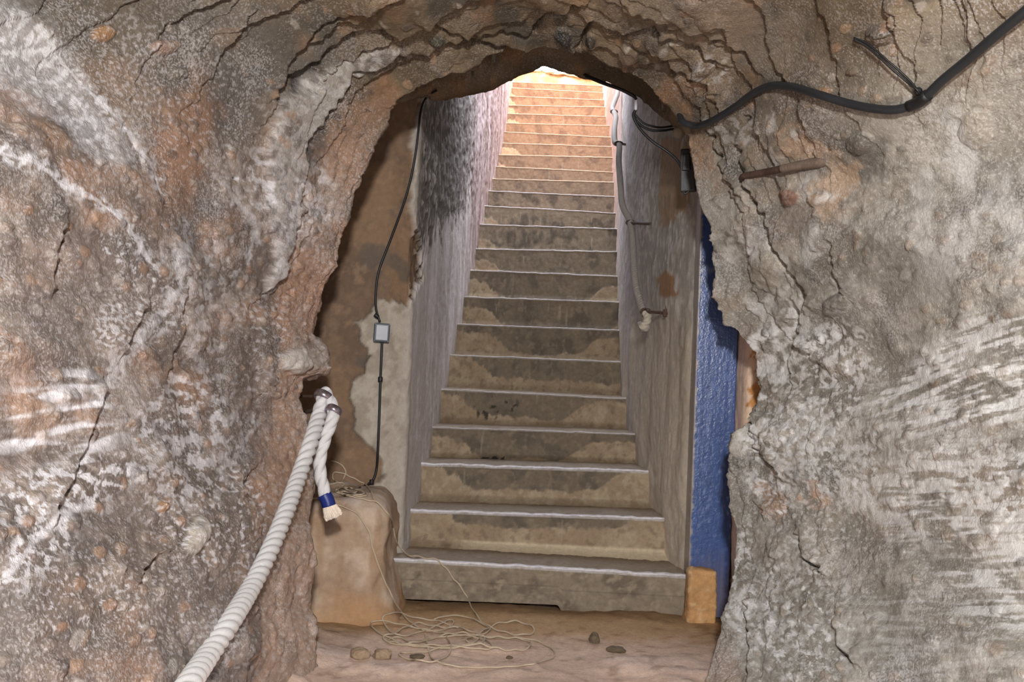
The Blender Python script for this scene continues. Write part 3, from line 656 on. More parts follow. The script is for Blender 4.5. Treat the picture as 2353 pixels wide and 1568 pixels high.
def ledge_tint(p, pf, a, b):
    c = mixc(np.broadcast_to(C(160, 136, 114), (len(p), 3)), C(182, 162, 142), sst(-.2, .4, a + .4 * b))
    s = fbm(np.stack([pf[:, 0] * 14, pf[:, 1] * 6, pf[:, 2] * 2], 1), 4, 611); c = mixc(c, C(150, 120, 92), sst(.05, .45, s) * .6)
    c = mixc(c, C(188, 178, 176), sst(.40, .5, p[:, 2]) * sst(-.1, .4, s + b) * .6)
    return mixc(c, C(172, 132, 92), sst(.14, .03, p[:, 2] + .05 * a) * .7)
pa = P(np.array(892.0), np.array(1290.0), np.array(4.5))
ledge = lump('trim_1', ((-1.5, -0.465), (4.42, 5.1), (-0.05, 0.485)), ledge_tint, 'plaster', 0.09, 601, 0.016)
def block_tint(p, pf, a, b):
    c = mixc(np.broadcast_to(C(196, 152, 104), (len(p), 3)), C(176, 136, 94), sst(-.2, .4, a)); return mixc(c, C(206, 176, 138), sst(.2, .5, b) * .6)
blk = lump('trim_2', ((0.775, 0.892), (4.70, 4.795), (-0.06, 0.215)), block_tint, 'earth', 0.016, 621, 0.014, 0.006)

# ------------------------------------------------------------------ staircase
stairs = thing('staircase', 'long worn concrete staircase climbing out of the cave to daylight', 'stairs', (0.3, 4.84, 0))
RISER = {1: (None,), 2: (.25, .05, .95, .30), 3: (.52, .1, .9, .12), 4: (.80, .12, .8, .5), 5: (.66, .12, .82, .45), 6: (.55, .15, 1.2, .35), 7: (.75, .2, .9, .5), 8: (.85, .16, 1.1, .5), 9: (.85, .08, .92, .6),
         10: (.9, .1, 1.1, .5), 11: (.95, .05, 1.1, .6), 12: (.95, .04, 1.1, .7), 13: (1.2, 0, 1.2, .8), 14: (1.2, 0, 1.2, .7), 15: (1.2, 0, 1.2, .4), 16: (.9, 0, 1.1, .2), 17: (.75, .1, 1.1, .25), 18: (1.2, .12, 1.2, .4), 19: (1.2, 0, 1.2, .25), 20: (.9, .1, 1.1, .35), 21: (.55, 0, 1.2, .2), 22: (.6, 0, 1.2, .2), 23: (.8, 0, 1.2, .2), 24: (.8, 0, 1.2, .1)}
NX = 170
for i, (d, xl, zl, xr, zr) in enumerate(STEP):
    n = i + 1
    lo, hi = float(xl_at(d)) - 0.05, float(xr_at(d + .02)) + 0.03
    if n == 1: lo, hi = -0.74, 0.54
    x = np.linspace(lo, hi, NX)
    ztop = np.interp(x, [xl, xr], [zl, zr]) if True else 0
    ztop = zl + (zr - zl) * (x - xl) / (xr - xl)
    if i: zb = STEP[i - 1][2] + (STEP[i - 1][4] - STEP[i - 1][2]) * (x - STEP[i - 1][1]) / (STEP[i - 1][3] - STEP[i - 1][1]) - 0.03
    else: zb = np.interp(x, [lo, .0, .02, hi], [.012, .02, -.01, -.01])
    nxt = TR + 0.04
    # profile: u<0 riser, u>0 tread
    nr, nt = 34, 12
    prof = []
    for k in range(nr): prof.append(('r', k / nr))
    for k in range(5): prof.append(('n', k / 4))
    for k in range(1, nt + 1): prof.append(('t', (k / nt) ** 2))
    xf = np.stack([x * 6, x * 0 + n * 3.7, x * 0], 1).astype(np.float32)
    wav = 0.010 * fbm(xf, 4, 700); wz = 0.004 * fbm(xf * 1.7, 3, 701)
    bnd = 0.10 * fbm(xf * .9 + 4, 3, 702) + 0.07 * fbm(xf * 5, 3, 703)
    R = 0.012 if n < 4 else 0.006; rowsV = []; rowsC = []
    U = (x - max(lo, xl)) / (xr - max(lo, xl))
    for kind, t in prof:
        hgt = (ztop - zb)
        if kind == 'r':
            zz = zb + (hgt - R) * t; yy = np.full(NX, d) + wav * .4 * t - ({2: .27, 3: .25, 4: .22, 5: .20}.get(n, .15) * max(0.0, 1 - t / .34) ** 1.7 * (0.8 + 2 * bnd) if n > 1 else 0)
        elif kind == 'n':
            an = t * math.pi / 2; zz = ztop - R + R * math.sin(an) + wz; yy = d + wav * .4 + R * (1 - math.cos(an))
        else:
            zz = ztop + wz * (1 - t) + 0.004 * t; yy = d + wav * .4 + R + (nxt - R) * t
        if kind == 'r': fzz = t
        else: fzz = 1.0
        pf = np.stack([x * 9, np.full(NX, fzz * 1.6 + n * 5.1) if kind == 'r' else np.full(NX, n * 5.1 + 2 + t * 3), np.full(NX, n * 1.3)], 1).astype(np.float32)
        g1 = fbm(pf, 4, 711); g2 = fbm(pf * np.array([3, 3, 1], np.float32), 4, 713)
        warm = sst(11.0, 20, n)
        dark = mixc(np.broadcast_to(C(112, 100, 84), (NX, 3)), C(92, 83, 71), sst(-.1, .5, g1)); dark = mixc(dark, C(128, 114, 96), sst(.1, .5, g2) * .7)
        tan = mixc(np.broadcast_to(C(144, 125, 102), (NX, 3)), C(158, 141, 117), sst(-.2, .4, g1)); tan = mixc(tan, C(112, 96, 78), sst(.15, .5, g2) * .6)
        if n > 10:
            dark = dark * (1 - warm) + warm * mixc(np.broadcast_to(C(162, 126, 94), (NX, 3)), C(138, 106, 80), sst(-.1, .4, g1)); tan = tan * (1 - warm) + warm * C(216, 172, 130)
        if kind == 'r':
            v = 1 - t
            pr = RISER.get(n)
            if n == 1:
                cc = mixc(np.broadcast_to(C(128, 115, 98), (NX, 3)), C(104, 92, 78), sst(-.1, .5, g1)); cc = mixc(cc, C(140, 127, 108), sst(.0, .5, g2))
                cc = cc * (1 - .25 * np.exp(-((t - .53 + wav) / .015) ** 2))[:, None]
                dx = 0 * x
            else:
                b0, ul, ur, kcurve = pr
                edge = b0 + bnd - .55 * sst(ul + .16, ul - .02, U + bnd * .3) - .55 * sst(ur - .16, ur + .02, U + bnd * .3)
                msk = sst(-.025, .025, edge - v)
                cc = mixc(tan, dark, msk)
                if n == 2: cc = mixc(cc, C(208, 192, 164), (1 - msk) * sst(.62, .70, v) * sst(.92, .85, v) * sst(.1, .3, U + bnd) * .8)
                if n == 3: cc = mixc(cc, C(168, 154, 130), (1 - msk) * sst(.0, .4, g2) * .7)
                if n in (11, 12, 13): cc = cc * (1 - .25 * sst(.0, .4, g1))[:, None]
                # drips of lime down the face
                dr = fbm(np.stack([x * 34, np.full(NX, n * 9.0), np.full(NX, t * .8)], 1).astype(np.float32), 2, 721)
                cc = mixc(cc, C(172, 160, 142), sst(.6, .8, dr) * .3)
                yy = yy + 0.005 * msk * (n > 1)
            # wet black spots on two faces
            if n == 4: cc = mixc(cc, C(36, 33, 30), sst(.3, .45, -ell(U, v, .32, .84, .09, .12) + .95 + g2 * .9) * (ell(U, v, .32, .84, .09, .2) < 1.2))
            if n == 5: cc = mixc(cc, C(42, 39, 34), sst(.25, .5, g2) * (1 - sst(.8, 1.2, ell(U, v, .33, .38, .13, .4))) * .9)
        elif kind == 'n':
            worn = C(226, 222, 224) if n < 4 else C(196, 190, 188) if n < 14 else C(224, 196, 166)  # worn edge, brightened further to paint in the skylight glint
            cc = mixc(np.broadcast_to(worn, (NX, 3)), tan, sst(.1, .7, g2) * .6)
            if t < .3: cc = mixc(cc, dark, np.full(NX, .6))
        else:
            cc = mixc(tan, C(126, 108, 88), np.full(NX, .5)) if t > (.03 if n < 4 else 0) else mixc(tan, worn, np.full(NX, .7))  # front tread strip of the lowest steps carries that painted glint too
        yy = yy + (0.004 * g2 if kind == 'r' else 0)
        zz2 = zz + (0.003 * g2 if kind == 't' else 0)
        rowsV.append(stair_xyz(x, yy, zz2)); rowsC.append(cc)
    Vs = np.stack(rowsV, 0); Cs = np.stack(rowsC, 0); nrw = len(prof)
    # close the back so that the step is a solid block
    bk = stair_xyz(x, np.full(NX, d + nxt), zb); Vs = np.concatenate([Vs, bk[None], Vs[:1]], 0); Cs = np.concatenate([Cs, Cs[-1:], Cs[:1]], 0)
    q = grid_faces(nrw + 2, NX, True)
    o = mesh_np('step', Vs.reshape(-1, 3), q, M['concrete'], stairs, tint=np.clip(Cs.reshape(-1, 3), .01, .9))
    if n == 1: o['label'] = 'bottom step faced with a plain grey board'

# ------------------------------------------------------------------ blue painted post
post = thing('door_post', 'glossy blue painted post standing behind the rough rock edge', 'post', (0.93, 4.8, 0))
prof_u = np.r_[np.full(8, -1.0), np.linspace(-1, 1, 40), np.full(8, 1.0)]
prof_y = np.r_[np.linspace(0.12, 0.008, 8), np.zeros(40), np.linspace(0.008, 0.12, 8)]
prof_u[8:48] *= 0.985
zz, uu = np.meshgrid(np.linspace(0.0, 2.35, 330), prof_u, indexing='ij'); yy_ = np.repeat(prof_y[None], 330, 0)
hw = 0.088; cx = 0.870
pp = np.stack([cx + hw * uu, 4.80 + yy_, zz], -1).reshape(-1, 3); pf = pp.astype(np.float32)
g = fbm(np.stack([pf[:, 0] * 60, pf[:, 1] * 20, pf[:, 2] * 2.2], 1), 4, 801); g2 = fbm(pf * 40, 3, 803)
pc = mixc(np.broadcast_to(C(60, 82, 132), (len(pp), 3)), C(50, 68, 110), sst(-.1, .5, g)); pc = mixc(pc, C(74, 100, 160), sst(.2, .5, g + .4 * g2) * .5)
pc = mixc(pc, C(168, 180, 206), sst(.35, .5, g2 + .5 * g) * sst(.5, .2, np.abs(pp[:, 2] - .62)) * .15); pc = mixc(pc, C(120, 132, 160), (1 - sst(.006, .016, np.abs(pp[:, 2] - 1.47 + .02 * g))) * .5)
pc = mixc(pc, C(150, 140, 124), sst(-.86, -.97, uu.ravel() - .1 * g2) * .8)
pc = mixc(pc, C(120, 110, 118), sst(.30, .05, pp[:, 2] + .1 * g) * .6)
pp[:, 1] += 0.0003 * g
front = mesh_np('painted_board', pp, grid_faces(330, 56, True), M['blue'], post, tint=pc)
refresh()

# ------------------------------------------------------------------ cables and boxes
def cabl(name, pts3, r, mat, parent, n=160, seg=10): return tube(name, spline(pts3, n)[0], r, M[mat], parent, seg)
def tie(parent, c, a, b, r, mat='cable_thin'):
    """a little band round a cable between the points a and b"""
    return tube('cable_tie', np.linspace(a, b, 5), r, M[mat], parent, 10)
# cable down the plaster jamb
up_px = [(1070,205),(1035,207),(1002,211),(980,223),(967,253),(960,314),(950,383),(933,452),(914,506),(887,578),(868,628),(862,697),(864,719),(873,740)]
LW = [wallSL, ledge]
c_up = rays(up_px[3:], 0.022, LW); first = P(np.array([1003., 993]), np.array([208., 214]), np.array([4.84, 4.86]))
ptsU = np.vstack([first, c_up])
t = thing('cable', 'thin black cable hanging from the arch down to the small square box', 'cable', tuple(ptsU[-1]))
cu, _ = spline(ptsU, 220); cu = smooth3(cu, 60); tube('cable_run', cu, 0.0052, M['cable_thin'], t, 10)
tie(t, None, rays([(861, 723)], .026, LW)[0], rays([(869, 729)], .026, LW)[0], .009)
ptsD = rays([(878,782),(876,830),(874,880),(872,940),(870,994),(868,1040),(866,1071),(862,1092),(855,1107),(846,1113)], 0.02, LW)
t = thing('cable', 'thin black cable running from the small square box down to the ledge', 'cable', tuple(ptsD[-1]))
tube('cable_run', spline(ptsD, 160)[0], 0.0058, M['cable_thin'], t, 10)
for px_, py_ in ((874, 872), (854, 1108)):
    c0 = hit(px_, py_, .022, LW); tie(t, None, c0 + np.array([0, 0, .010]), c0 - np.array([0, 0, .010]), .0105)
tail = rays([(850,1112),(838,1117),(826,1121)], .012, LW); tube('cable_run', spline(tail, 20)[0], .0035, M['cable_thin'], t, 8)
bc_ = hit(877, 765, 0.02, [wallSL]); bq = hit(890, 765, 0.02, [wallSL])
rz = math.atan2(bq[1] - bc_[1], bq[0] - bc_[0]) * 0.5
box = thing('junction_box', 'small square grey junction box with dark rim on the pale plaster', 'junction box', tuple(bc_))
MB = Matrix.Translation(Vector(bc_)) @ Matrix.Rotation(rz, 4, 'Z') @ Matrix.Rotation(0.035, 4, 'Y')
bm_obj('casing', box_bm((.068, .034, .082), .006, 3), M['box_dark'], box, MB)
bm_obj('lid', box_bm((.056, .012, .070), .004, 2), M['box'], box, MB @ Matrix.Translation((0, -.018, 0)))
for sx in (-1, 1):
    for sz in (-1, 1):
        bm = bmesh.new(); bmesh.ops.create_cone(bm, cap_ends=True, segments=10, radius1=.003, radius2=.003, depth=.006)
        bm_obj('screw', bm, M['box_dark'], box, MB @ Matrix.Translation((sx * .0295, -.017, sz * .036)) @ Matrix.Rotation(math.pi / 2, 4, 'X'))
# thick cable across the rock on the other side
CW = [ROCK['wall_right'], ROCK['ceiling']]
ck = [(1562,262),(1566,277),(1578,285),(1604,289),(1640,276),(1690,245),(1730,215),(1775,197),(1820,200),(1880,217),(1950,238),(2010,250),(2060,252),(2100,240),(2125,224),(2165,185),(2220,140),(2290,80),(2360,22),(2420,-30),(2520,-110),(2640,-190)]
pts = []
for k, (x, y) in enumerate(ck):
    q = hit(x, y, 0, CW, 4.3); dd = np.linalg.norm(q - ORG); pts.append(dd)
pts = np.array(pts); ker = np.array([1, 2, 1]) / 4; pm = np.convolve(np.pad(pts, 1, 'edge'), ker, 'valid'); pm = np.minimum(pm, pts) - 0.028
pm[0] = pts[3] + .05; pm[1] = pts[3] + .0; pm[2] = pts[3] - .02
dv = [dirs(np.array(float(x)), np.array(float(y))) for x, y in ck]
p3 = np.array([ORG + v / np.linalg.norm(v) * q for v, q in zip(dv, pm)])
t = thing('cable', 'thick black cable sagging in a wave across the whitish rock', 'cable', tuple(p3[6]))
cc_, _ = spline(p3, 320); tube('cable_run', cc_, 0.0128, M['cable'], t, 16)
jb = np.argmin(np.linalg.norm(cc_ - p3[13], axis=1)) + 3
band = tube('cable_tie', cc_[jb - 6:jb + 7:2], .0165, M['cable_thin'], t, 14)
w0 = cc_[jb] + np.array([0, -.012, .012])
for k, off in enumerate((0.0, 1.0)):
    wp = rays([(2108, 207), (2085 - 4 * off, 180 + 6 * off), (2040 - 4 * off, 140 + 6 * off), (1995 - 3 * off, 102 + 5 * off), (1962, 87 + 4 * off)], .02 + .012 * off, CW)
    tube('wire_tail', spline(np.vstack([w0, wp]), 60)[0], .0032, M['cable_thin'], t, 8)
kn = bmesh.new(); bmesh.ops.create_icosphere(kn, subdivisions=2, radius=.012); bm_obj('tie_knot', kn, M['cable_thin'], t, Matrix.Translation(Vector(hit(2110, 210, .02, CW))), True)
# thin cables under the arch beside the stairs
RWL = [wallSR]
pq = P(np.array([1300., 1335, 1380, 1420, 1452, 1462]), np.array([152., 168, 187, 203, 218, 228]), np.array([5.30, 4.92, 4.76, 4.72, 4.72, 4.73]))
t = thing('cable', 'thin black cable stretched under the arch against the bright daylight', 'cable', tuple(pq[3])); tube('cable_run', spline(pq, 90)[0], .0062, M['cable_thin'], t, 10)
tube('cable_run', spline(P(np.array([1345., 1385, 1425, 1462]), np.array([176., 193, 207, 226]), np.array([4.76, 4.74, 4.73, 4.74])), 60)[0], .004, M['cable_thin'], t, 8)
cl = P(np.array([1460., 1461.0, 1461]), np.array([220., 238., 252]), np.array([4.73, 4.75, 4.77]))
o = tube('cable_clip', spline(cl, 12)[0], .006, M['clip'], None, 10); tag(o, 'small white plastic clip holding the thin cables under the arch', 'clip')
l1 = np.vstack([cl[-1:] - np.array([0, .0, .0]), P(np.array([1457., 1463, 1478, 1500, 1525, 1546, 1556]), np.array([264., 278, 292, 300, 300, 297, 297]), np.array([4.78, 4.79, 4.80, 4.81, 4.82, 4.83, 4.84]))])
t = thing('cable', 'black twin cable looping from the white clip to the pale wall fitting', 'cable', tuple(l1[3])); tube('cable_run', spline(l1, 90)[0], .0055, M['cable_thin'], t, 10)
tube('cable_run', spline(P(np.array([1458., 1476, 1494, 1520, 1556]), np.array([262., 281, 289, 293, 288]), np.array([4.78, 4.79, 4.80, 4.82, 4.84])), 60)[0], .0045, M['cable_thin'], t, 10)
fb_ = P(np.array(1562.), np.array(300.), np.array(4.82))
bm = bmesh.new(); bmesh.ops.create_uvsphere(bm, u_segments=20, v_segments=14, radius=1.0)
for v in bm.verts:
    v.co.x *= .026 * (1 - .25 * v.co.z); v.co.y *= .022; v.co.z *= .036
o = bm_obj('cable_fitting', bm, M['gland'], None, Matrix.Translation(Vector(fb_)) @ Matrix.Rotation(.35, 4, 'Y'), True); tag(o, 'pale grey rounded fitting where the twin cable ends by the rock', 'cable fitting')
l2 = np.vstack([cl[-1:], P(np.array([1455., 1462, 1476, 1500, 1530, 1552, 1563, 1567]), np.array([265., 283, 303, 326, 346, 364, 380, 392]), np.array([4.78, 4.79, 4.80, 4.81, 4.81, 4.80, 4.79, 4.78]))])
t = thing('cable', 'black cable drooping from the white clip to the dark grey casing', 'cable', tuple(l2[4])); tube('cable_run', spline(l2, 100)[0], .006, M['cable_thin'], t, 10)
fx = P(np.array(1581.), np.array(392.), np.array(4.76))
t = thing('wall_lamp', 'narrow dark grey casing hanging on the plaster beside the rock edge', 'lamp', tuple(fx))
MF = Matrix.Translation(Vector(fx)) @ Matrix.Rotation(-.25, 4, 'Z') @ Matrix.Rotation(-.04, 4, 'Y')
bm_obj('casing', box_bm((.066, .045, .180), .006, 2, taper=.88), M['fixture'], t, MF)
bm_obj('hood', box_bm((.036, .03, .07), .005, 2, taper=.8), M['fixture'], t, MF @ Matrix.Translation((-.004, -.026, .03)))
bm_obj('clamp', box_bm((.02, .025, .11), .004, 2), M['box_dark'], t, MF @ Matrix.Translation((.03, -.008, -.01)))
br = [Vector((-.018, -.01, -.076)), Vector((-.012, -.012, -.100)), Vector((.012, -.012, -.082))]
tube('bracket', spline([MF @ q for q in br], 16)[0], .004, M['fixture'], t, 8)
# iron spike in the rock
ip = [hit(1703, 408, 0, CW), hit(1712, 404, .012, CW), hit(1755, 394, .03, CW), hit(1800, 386, .045, CW)]
t = thing('iron_spike', 'rusty iron spike lodged in a crack of the rock', 'spike', tuple(ip[0]))
base = np.linalg.norm(ip[0] - ORG)
def at_dist(x, y, d):
    v = dirs(np.array(float(x)), np.array(float(y))); return ORG + v / np.linalg.norm(v) * d
dd = [base - .005, base - .03, min(base - .10, np.linalg.norm(ip[2] - ORG)), min(base - .17, np.linalg.norm(ip[3] - ORG))]
gd = lambda x, y, off: np.linalg.norm(hit(x, y, off, CW) - ORG)
c_ = [at_dist(1703, 412, dd[0] + .03)]
for x_, y_, o_, far_ in ((1708, 405, .008, base - .01), (1722, 402, .014, base - .03), (1740, 399, .018, base - .06), (1760, 395, .022, base - .10), (1782, 391, .026, base - .14)):
    c_.append(at_dist(x_, y_, min(gd(x_, y_, o_), gd(x_, y_ + 6, o_), gd(x_, y_ - 6, o_), far_)))
dd[3] = min(dd[3], np.linalg.norm(c_[-1] - ORG) - .01); c_.append(at_dist(1802, 387, dd[3]))
tube('shank', spline(c_, 40)[0], np.linspace(.0105, .0125, 40), M['iron'], t, 10)
h_ = [at_dist(1796, 388, dd[3] + .003), at_dist(1850, 378, dd[3] - .06), at_dist(1900, 371, dd[3] - .12)]
tube('grip', spline(h_, 40)[0], np.r_[np.linspace(.013, .0175, 34), .0172, .0165, .0155, .014, .011, .006], M['iron_dark'], t, 14)

# ------------------------------------------------------------------ rope handrail on the rock by the ledge
rp_px = [(752,902),(747,908),(741,925),(733,955),(716,1010),(690,1085),(660,1168),(623,1258),(580,1345),(532,1425),(482,1500),(436,1568),(385,1640),(330,1710)]
rd = np.interp(np.arange(len(rp_px)), [0, 3, 5, 8, 11, 13], [4.13, 4.10, 3.85, 3.2, 2.50, 2.2])
lim = []
for (x, y), d in zip(rp_px, rd):
    q = hit(x, y, 0, [ROCK['wall_left']], 9); lim.append(((q - ORG) @ FW) - 0.035)
rd = np.minimum(rd, np.array(lim))
r3 = P(np.array([a for a, _ in rp_px], float), np.array([b for _, b in rp_px], float), rd)
rope = thing('handrail_rope', 'thick white twisted rope slanting down the rock with a hanging blue-taped end', 'rope', tuple(r3[0]))
cr, L = spline(r3, 760); tube('rope_run', cr, 0.0285, M['rope'], rope, 36, lobes=3, lay=0.125, depth=.30)
tl_px = [(750,905),(760,925),(766,945),(764,965),(756,985),(745,1015),(736,1050),(735,1080),(740,1108),(746,1132),(751,1152)]
t3 = P(np.array([a for a, _ in tl_px], float), np.array([b for _, b in tl_px], float), np.array([4.12, 4.10, 4.09, 4.07, 4.06, 4.05, 4.04, 4.04, 4.04, 4.04, 4.04]))
ct, Lt = spline(t3, 300); tube('rope_tail', ct, 0.0235, M['rope'], rope, 36, lobes=3, lay=0.16, depth=.26)
tp = P(np.array([745., 752, 756]), np.array([1136., 1150, 1163]), np.array([4.04, 4.04, 4.04]))
tube('tape', spline(tp, 12)[0], 0.0255, M['tape'], rope, 28)['label'] = 'dark blue tape round the rope end'
# frayed end: a brush of fibres
rnd = random.Random(5); bmF = []
ax = (tp[2] - tp[0]); ax /= np.linalg.norm(ax)
s_ = np.cross(ax, [0, 1, 0]); s_ /= np.linalg.norm(s_); t_ = np.cross(ax, s_)
VV, FF = [], []
for k in range(240):
    a0 = rnd.random() * 6.283; rr = 0.021 * math.sqrt(rnd.random()); ln = 0.036 + .016 * rnd.random(); sp = 1.25 + .35 * rnd.random()
    e = s_ * math.cos(a0) * rr + t_ * math.sin(a0) * rr
    st_ = tp[2] - ax * .004 + e; mid = st_ + ax * ln * .5 + e * .3; en = st_ + ax * ln + e * (sp - 1) + s_ * rnd.uniform(-.004, .004)
    v, q, tr = sweep(spline([st_, mid, en], 6)[0], np.linspace(.0027, .0020, 6), 5)
    o_ = len(VV); VV += [tuple(z_) for z_ in v]; FF += [tuple(int(i_) + o_ for i_ in f) for f in q] + [tuple(int(i_) + o_ for i_ in f[:3]) for f in tr]
me = bpy.data.meshes.new('frayed_end'); me.from_pydata(VV, [], FF); me.update(); link('frayed_end', me, M['fray'], rope)
core = tube('frayed_core', np.linspace(tp[2] - ax * .002, tp[2] + ax * .036, 8), np.linspace(.0205, .0225, 8), M['fray'], rope, 20)
def hook(x0, y0, d0, x1, y1, d1, rr, label):
    a = P(np.array(x0), np.array(y0), np.array(d0)); b = P(np.array(x1), np.array(y1), np.array(d1))
    t = thing('rope_hook', label, 'hook', tuple(b), 'steel hooks of the white rope')
    tube('spike', np.linspace(a, b, 12), .0055, M['iron'], t, 10)
    # flattened eye round the rope
    th = np.linspace(0, 2 * math.pi, 41); 
    bm = bmesh.new(); R_, r_ = rr, .011
    rings = []
    for k in range(40):
        A = 2 * math.pi * k / 40; cpt = np.array([math.cos(A) * R_, math.sin(A) * R_, 0]); ring = []
        for j in range(12):
            B = 2 * math.pi * j / 12; q = cpt * (1 + math.cos(B) * r_ * .55 / R_) + np.array([0, 0, math.sin(B) * r_ * 1.25]); ring.append(bm.verts.new(q))
        rings.append(ring)
    for k in range(40):
        for j in range(12): bm.faces.new([rings[k][j], rings[k][(j + 1) % 12], rings[(k + 1) % 40][(j + 1) % 12], rings[(k + 1) % 40][j]])
    bm_obj('eye', bm, M['steel'], t, Matrix.Translation(Vector(b)) @ Matrix.Rotation(.35, 4, 'Y') @ Matrix.Rotation(-.5, 4, 'X'), True)
hook(668., 910., 4.28, 743., 912., 4.11, .032, 'upper steel hook holding the thick white rope to the rock')
hook(700., 948., 4.3, 766., 944., 4.09, .027, 'lower steel hook under which the white rope tail hangs')

# ------------------------------------------------------------------ old grey rope on the stair wall
g_px = [(1420,205),(1418,218),(1412,234),(1407,249),(1411,258),(1415,270),(1412,296),(1413,326),(1423,334),(1422,371),(1426,425),(1430,471),(1444,500),(1449,514),(1453,548),(1456,601),(1461,655),(1475,707),(1481,724)]
gy_ = [205,249,258,333,513,601,724]; gd_ = [8.7,8.15,8.0,7.0,6.2,5.85,5.5]
g3 = P(np.array([a for a, _ in g_px], float), np.array([b for _, b in g_px], float), np.interp([b for _, b in g_px], gy_, gd_))
grope = thing('handrail_rope', 'grey weathered rope fixed along the stair wall with iron hooks', 'rope', tuple(g3[-1]))
cg, Lg = spline(g3, 900); tube('rope_run', cg, 0.0185, M['rope_old'], grope, 24, lobes=3, lay=0.055, depth=.3)
kp = P(np.array([1482., 1488, 1487, 1480, 1474]), np.array([718., 726, 738, 748, 752]), np.array([5.48, 5.47, 5.46, 5.46, 5.47]))
tube('rope_knot', spline(kp, 90)[0], .0205, M['rope_knot'], grope, 24, lobes=3, lay=.075, depth=.3)
kt = P(np.array([1470., 1476, 1484, 1490]), np.array([742., 754, 757, 750]), np.array([5.49, 5.47, 5.46, 5.47])); tube('rope_knot', spline(kt, 60)[0], .014, M['rope_old'], grope, 16, lobes=3, lay=.05, depth=.3)
HK = [(1411,257,1426,263,8.0,'topmost iron hook of the grey rope, near the daylight'),(1422,330,1438,332,7.0,'second iron hook from the top holding the grey rope'),(1449,512,1492,514,6.2,'iron hook where the grey rope bends midway down the wall'),(1484,716,1532,720,5.48,'lowest iron hook with a square plate by the rope knot')]
for k, (x0, y0, x1, y1, d, lab) in enumerate(HK):
    a = P(np.array(float(x0)), np.array(float(y0)), np.array(d - .0)); b = hit(x1, y1, 0.0, RWL, d)
    dirv = (b - a); 
    if np.linalg.norm(dirv) > .6: b = a + dirv / np.linalg.norm(dirv) * .25
    t = thing('rope_hook', lab, 'hook', tuple(b), 'iron hooks of the grey rope')
    tube('spike', np.linspace(a, b + (b - a) * .1, 10), .008, M['iron'], t, 10)
    th = np.linspace(0, 2 * math.pi, 25)
    cpt = a + np.stack([np.cos(th) * .023, np.zeros(25), np.sin(th) * .012], 1)
    tube('eye', cpt, .0055, M['iron'], t, 8)
    if k == 3: bm_obj('plate', box_bm((.034, .02, .036), .003, 1), M['iron'], t, Matrix.Translation(Vector(b)))

# ------------------------------------------------------------------ thin cord
refresh()
c5 = lambda L: [(640 + x / 3.027, 1050 + y / 3.027) for x, y in L]
fl = [floor, ledge] + [o for o in stairs.children] + [wallSL, blk]
def lay(pts, n, off=.007, k=1, lift=0.0):
    """lay a cord: smooth the drawn line, then drop it on whatever it lies on"""
    q = np.array([(x, y, 0) for x, y in c5(pts)], float); c, _ = spline(q, n)
    p = np.array([hit(x, y, 0, fl, 4.6) for x, y, _ in c]); v = ORG - p; v /= np.linalg.norm(v, axis=1, keepdims=True)
    p = p + v * off; p[:, 2] += off * .4 + lift * (0.5 + 0.5 * np.sin(np.arange(n) * .35))
    return smooth3(p, k)
cord = thing('cord', 'thin beige cord tangled on the earth floor and trailing over the ledge', 'cord', (-.2, 4.4, 0))
PILE = [(395,340),(520,385),(590,460),(635,545),(650,630),(680,720),(720,830),(770,940),(820,1040),(880,1120),(950,1185),(1040,1220),(1130,1215),(1200,1185),(1220,1155),(1180,1140),(1130,1170),(1040,1210),(900,1250),(800,1240),(735,1170),(725,1125),(760,1100),(840,1095),(960,1130),(1100,1150),(1250,1195),(1380,1235),(1435,1265),(1400,1310),(1280,1325),(1100,1320),(900,1315),(760,1265),(660,1205),(640,1165),(680,1148),(780,1160),(900,1185),(1040,1215),(1200,1240),(1350,1260),(1450,1290),(1490,1325),(1440,1350),(1300,1335),(1150,1335),(1000,1370),(870,1370),(835,1385),(880,1410),(1000,1430),(1100,1430),(1180,1385),(1200,1320),(1170,1260),(1150,1225)]
PILE2 = [(670,318),(740,380),(790,470),(810,570),(850,650),(910,695),(1000,710),(1100,728),(1150,770),(1220,860),(1290,950),(1340,1050),(1400,1145),(1470,1195),(1600,1240),(1720,1250),(1780,1220),(1740,1180),(1640,1155),(1530,1170),(1440,1210),(1400,1240),(1300,1290),(1420,1320),(1580,1355),(1700,1355),(1755,1320),(1720,1285),(1600,1270),(1420,1262),(1250,1235),(1080,1270),(900,1312),(780,1300),(725,1265),(800,1240),(900,1190),(980,1170),(1120,1195),(1250,1200)]
PILE3 = [(1080,1140),(1120,1125),(1220,1110),(1340,1130),(1440,1180),(1480,1195),(1420,1240),(1250,1250),(1100,1265),(950,1300),(820,1260),(760,1300),(900,1320),(1020,1330),(1200,1340),(1350,1300),(1420,1260),(1550,1265),(1700,1270),(1800,1290),(1900,1340),(1920,1390),(1850,1425),(1700,1460),(1400,1475),(1200,1460),(1080,1420),(1060,1400),(1035,1320),(1020,1240)]
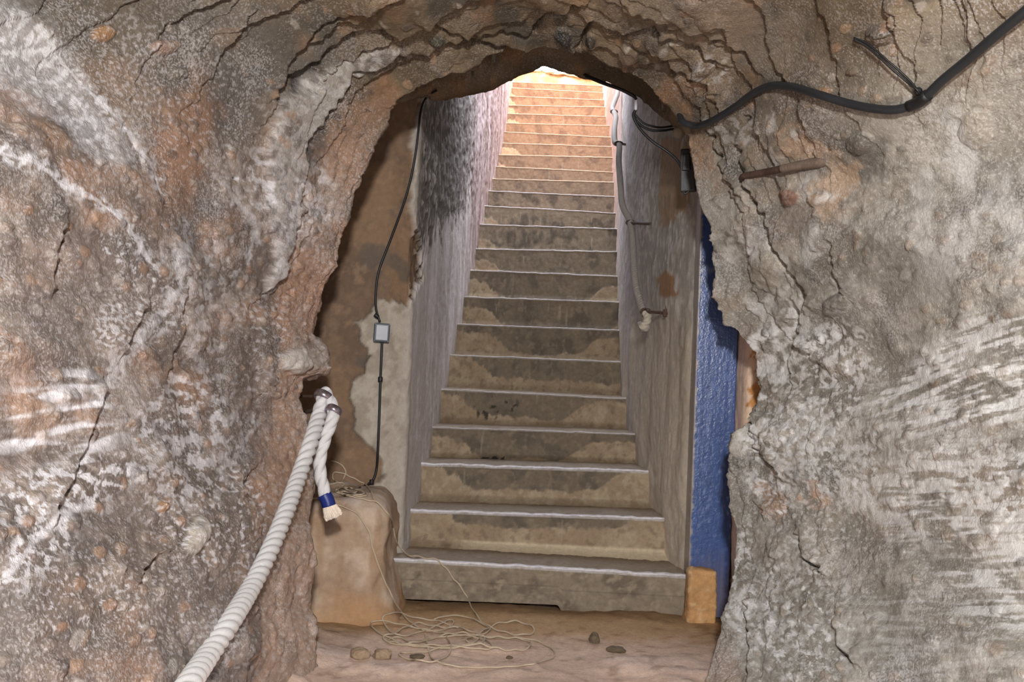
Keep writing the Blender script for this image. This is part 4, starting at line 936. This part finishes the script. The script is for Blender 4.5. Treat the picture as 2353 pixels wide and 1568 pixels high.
HANK = [(360,36),(420,50),(465,100),(462,135),(430,190),(380,160),(385,118),(440,120),(540,165),(620,215),(665,300),(668,318),(560,295),(480,280),(400,250),(420,220),(500,225),(600,250),(615,275),(560,282),(450,265),(410,240),(440,215),(460,190),(400,190),(350,200)]
HANK2 = [(215,292),(300,300),(395,340)]
for pts_, n_, lf in ((PILE, 700, .004), (PILE2, 620, .007), (PILE3, 480, .002), (HANK, 380, .003), (HANK2, 50, 0)):
    tube('cord_run', lay(pts_, n_, .006, 3, lf), .0033, M['cord'], cord, 8)
HANK3 = [(400,240),(440,225),(480,240),(520,260),(560,250),(600,262),(560,275),(500,262),(450,250),(430,262),(470,278),(540,270)]
tube('cord_run', lay(HANK3, 140, .014, 3), .0033, M['cord'], cord, 8)

# ------------------------------------------------------------------ loose stones on the floor
def pebble(x, y, sx, sy, sz, mat, label, seed):
    c = hit(x, y, 0, [floor], 4.3); bm = bmesh.new(); bmesh.ops.create_icosphere(bm, subdivisions=4, radius=1.0)
    p = np.array([v.co for v in bm.verts], np.float32); n = fbm(p * 1.3 + seed, 4, seed); k = 1 + .28 * n
    for v, kk in zip(bm.verts, k): v.co = Vector((v.co.x * sx * kk, v.co.y * sy * kk, v.co.z * sz * kk))
    o = bm_obj('stone', bm, M[mat], None, None, True); o.location = Vector(c) + Vector((0, 0, sz * .55)); tag(o, label, 'stone', 'loose stones on the floor')
pebble(826, 1512, .034, .026, .022, 'stone', 'rounded grey-brown stone between the rock foot and the tangled cord', 11)
pebble(878, 1514, .032, .026, .022, 'stone', 'rounded tan stone touching the edge of the tangled cord', 12)
pebble(958, 1512, .026, .02, .008, 'stone_dark', 'flat dark stone lying inside the loops of cord', 13)
pebble(1366, 1478, .02, .018, .026, 'stone_dark', 'upright dark stone below the bottom step', 14)
pebble(1415, 1498, .034, .022, .013, 'stone_dark', 'low dark stone beside the upright one', 15)
pebble(1170, 1514, .012, .01, .006, 'stone_dark', 'tiny dark stone just beyond the cord loops', 16)
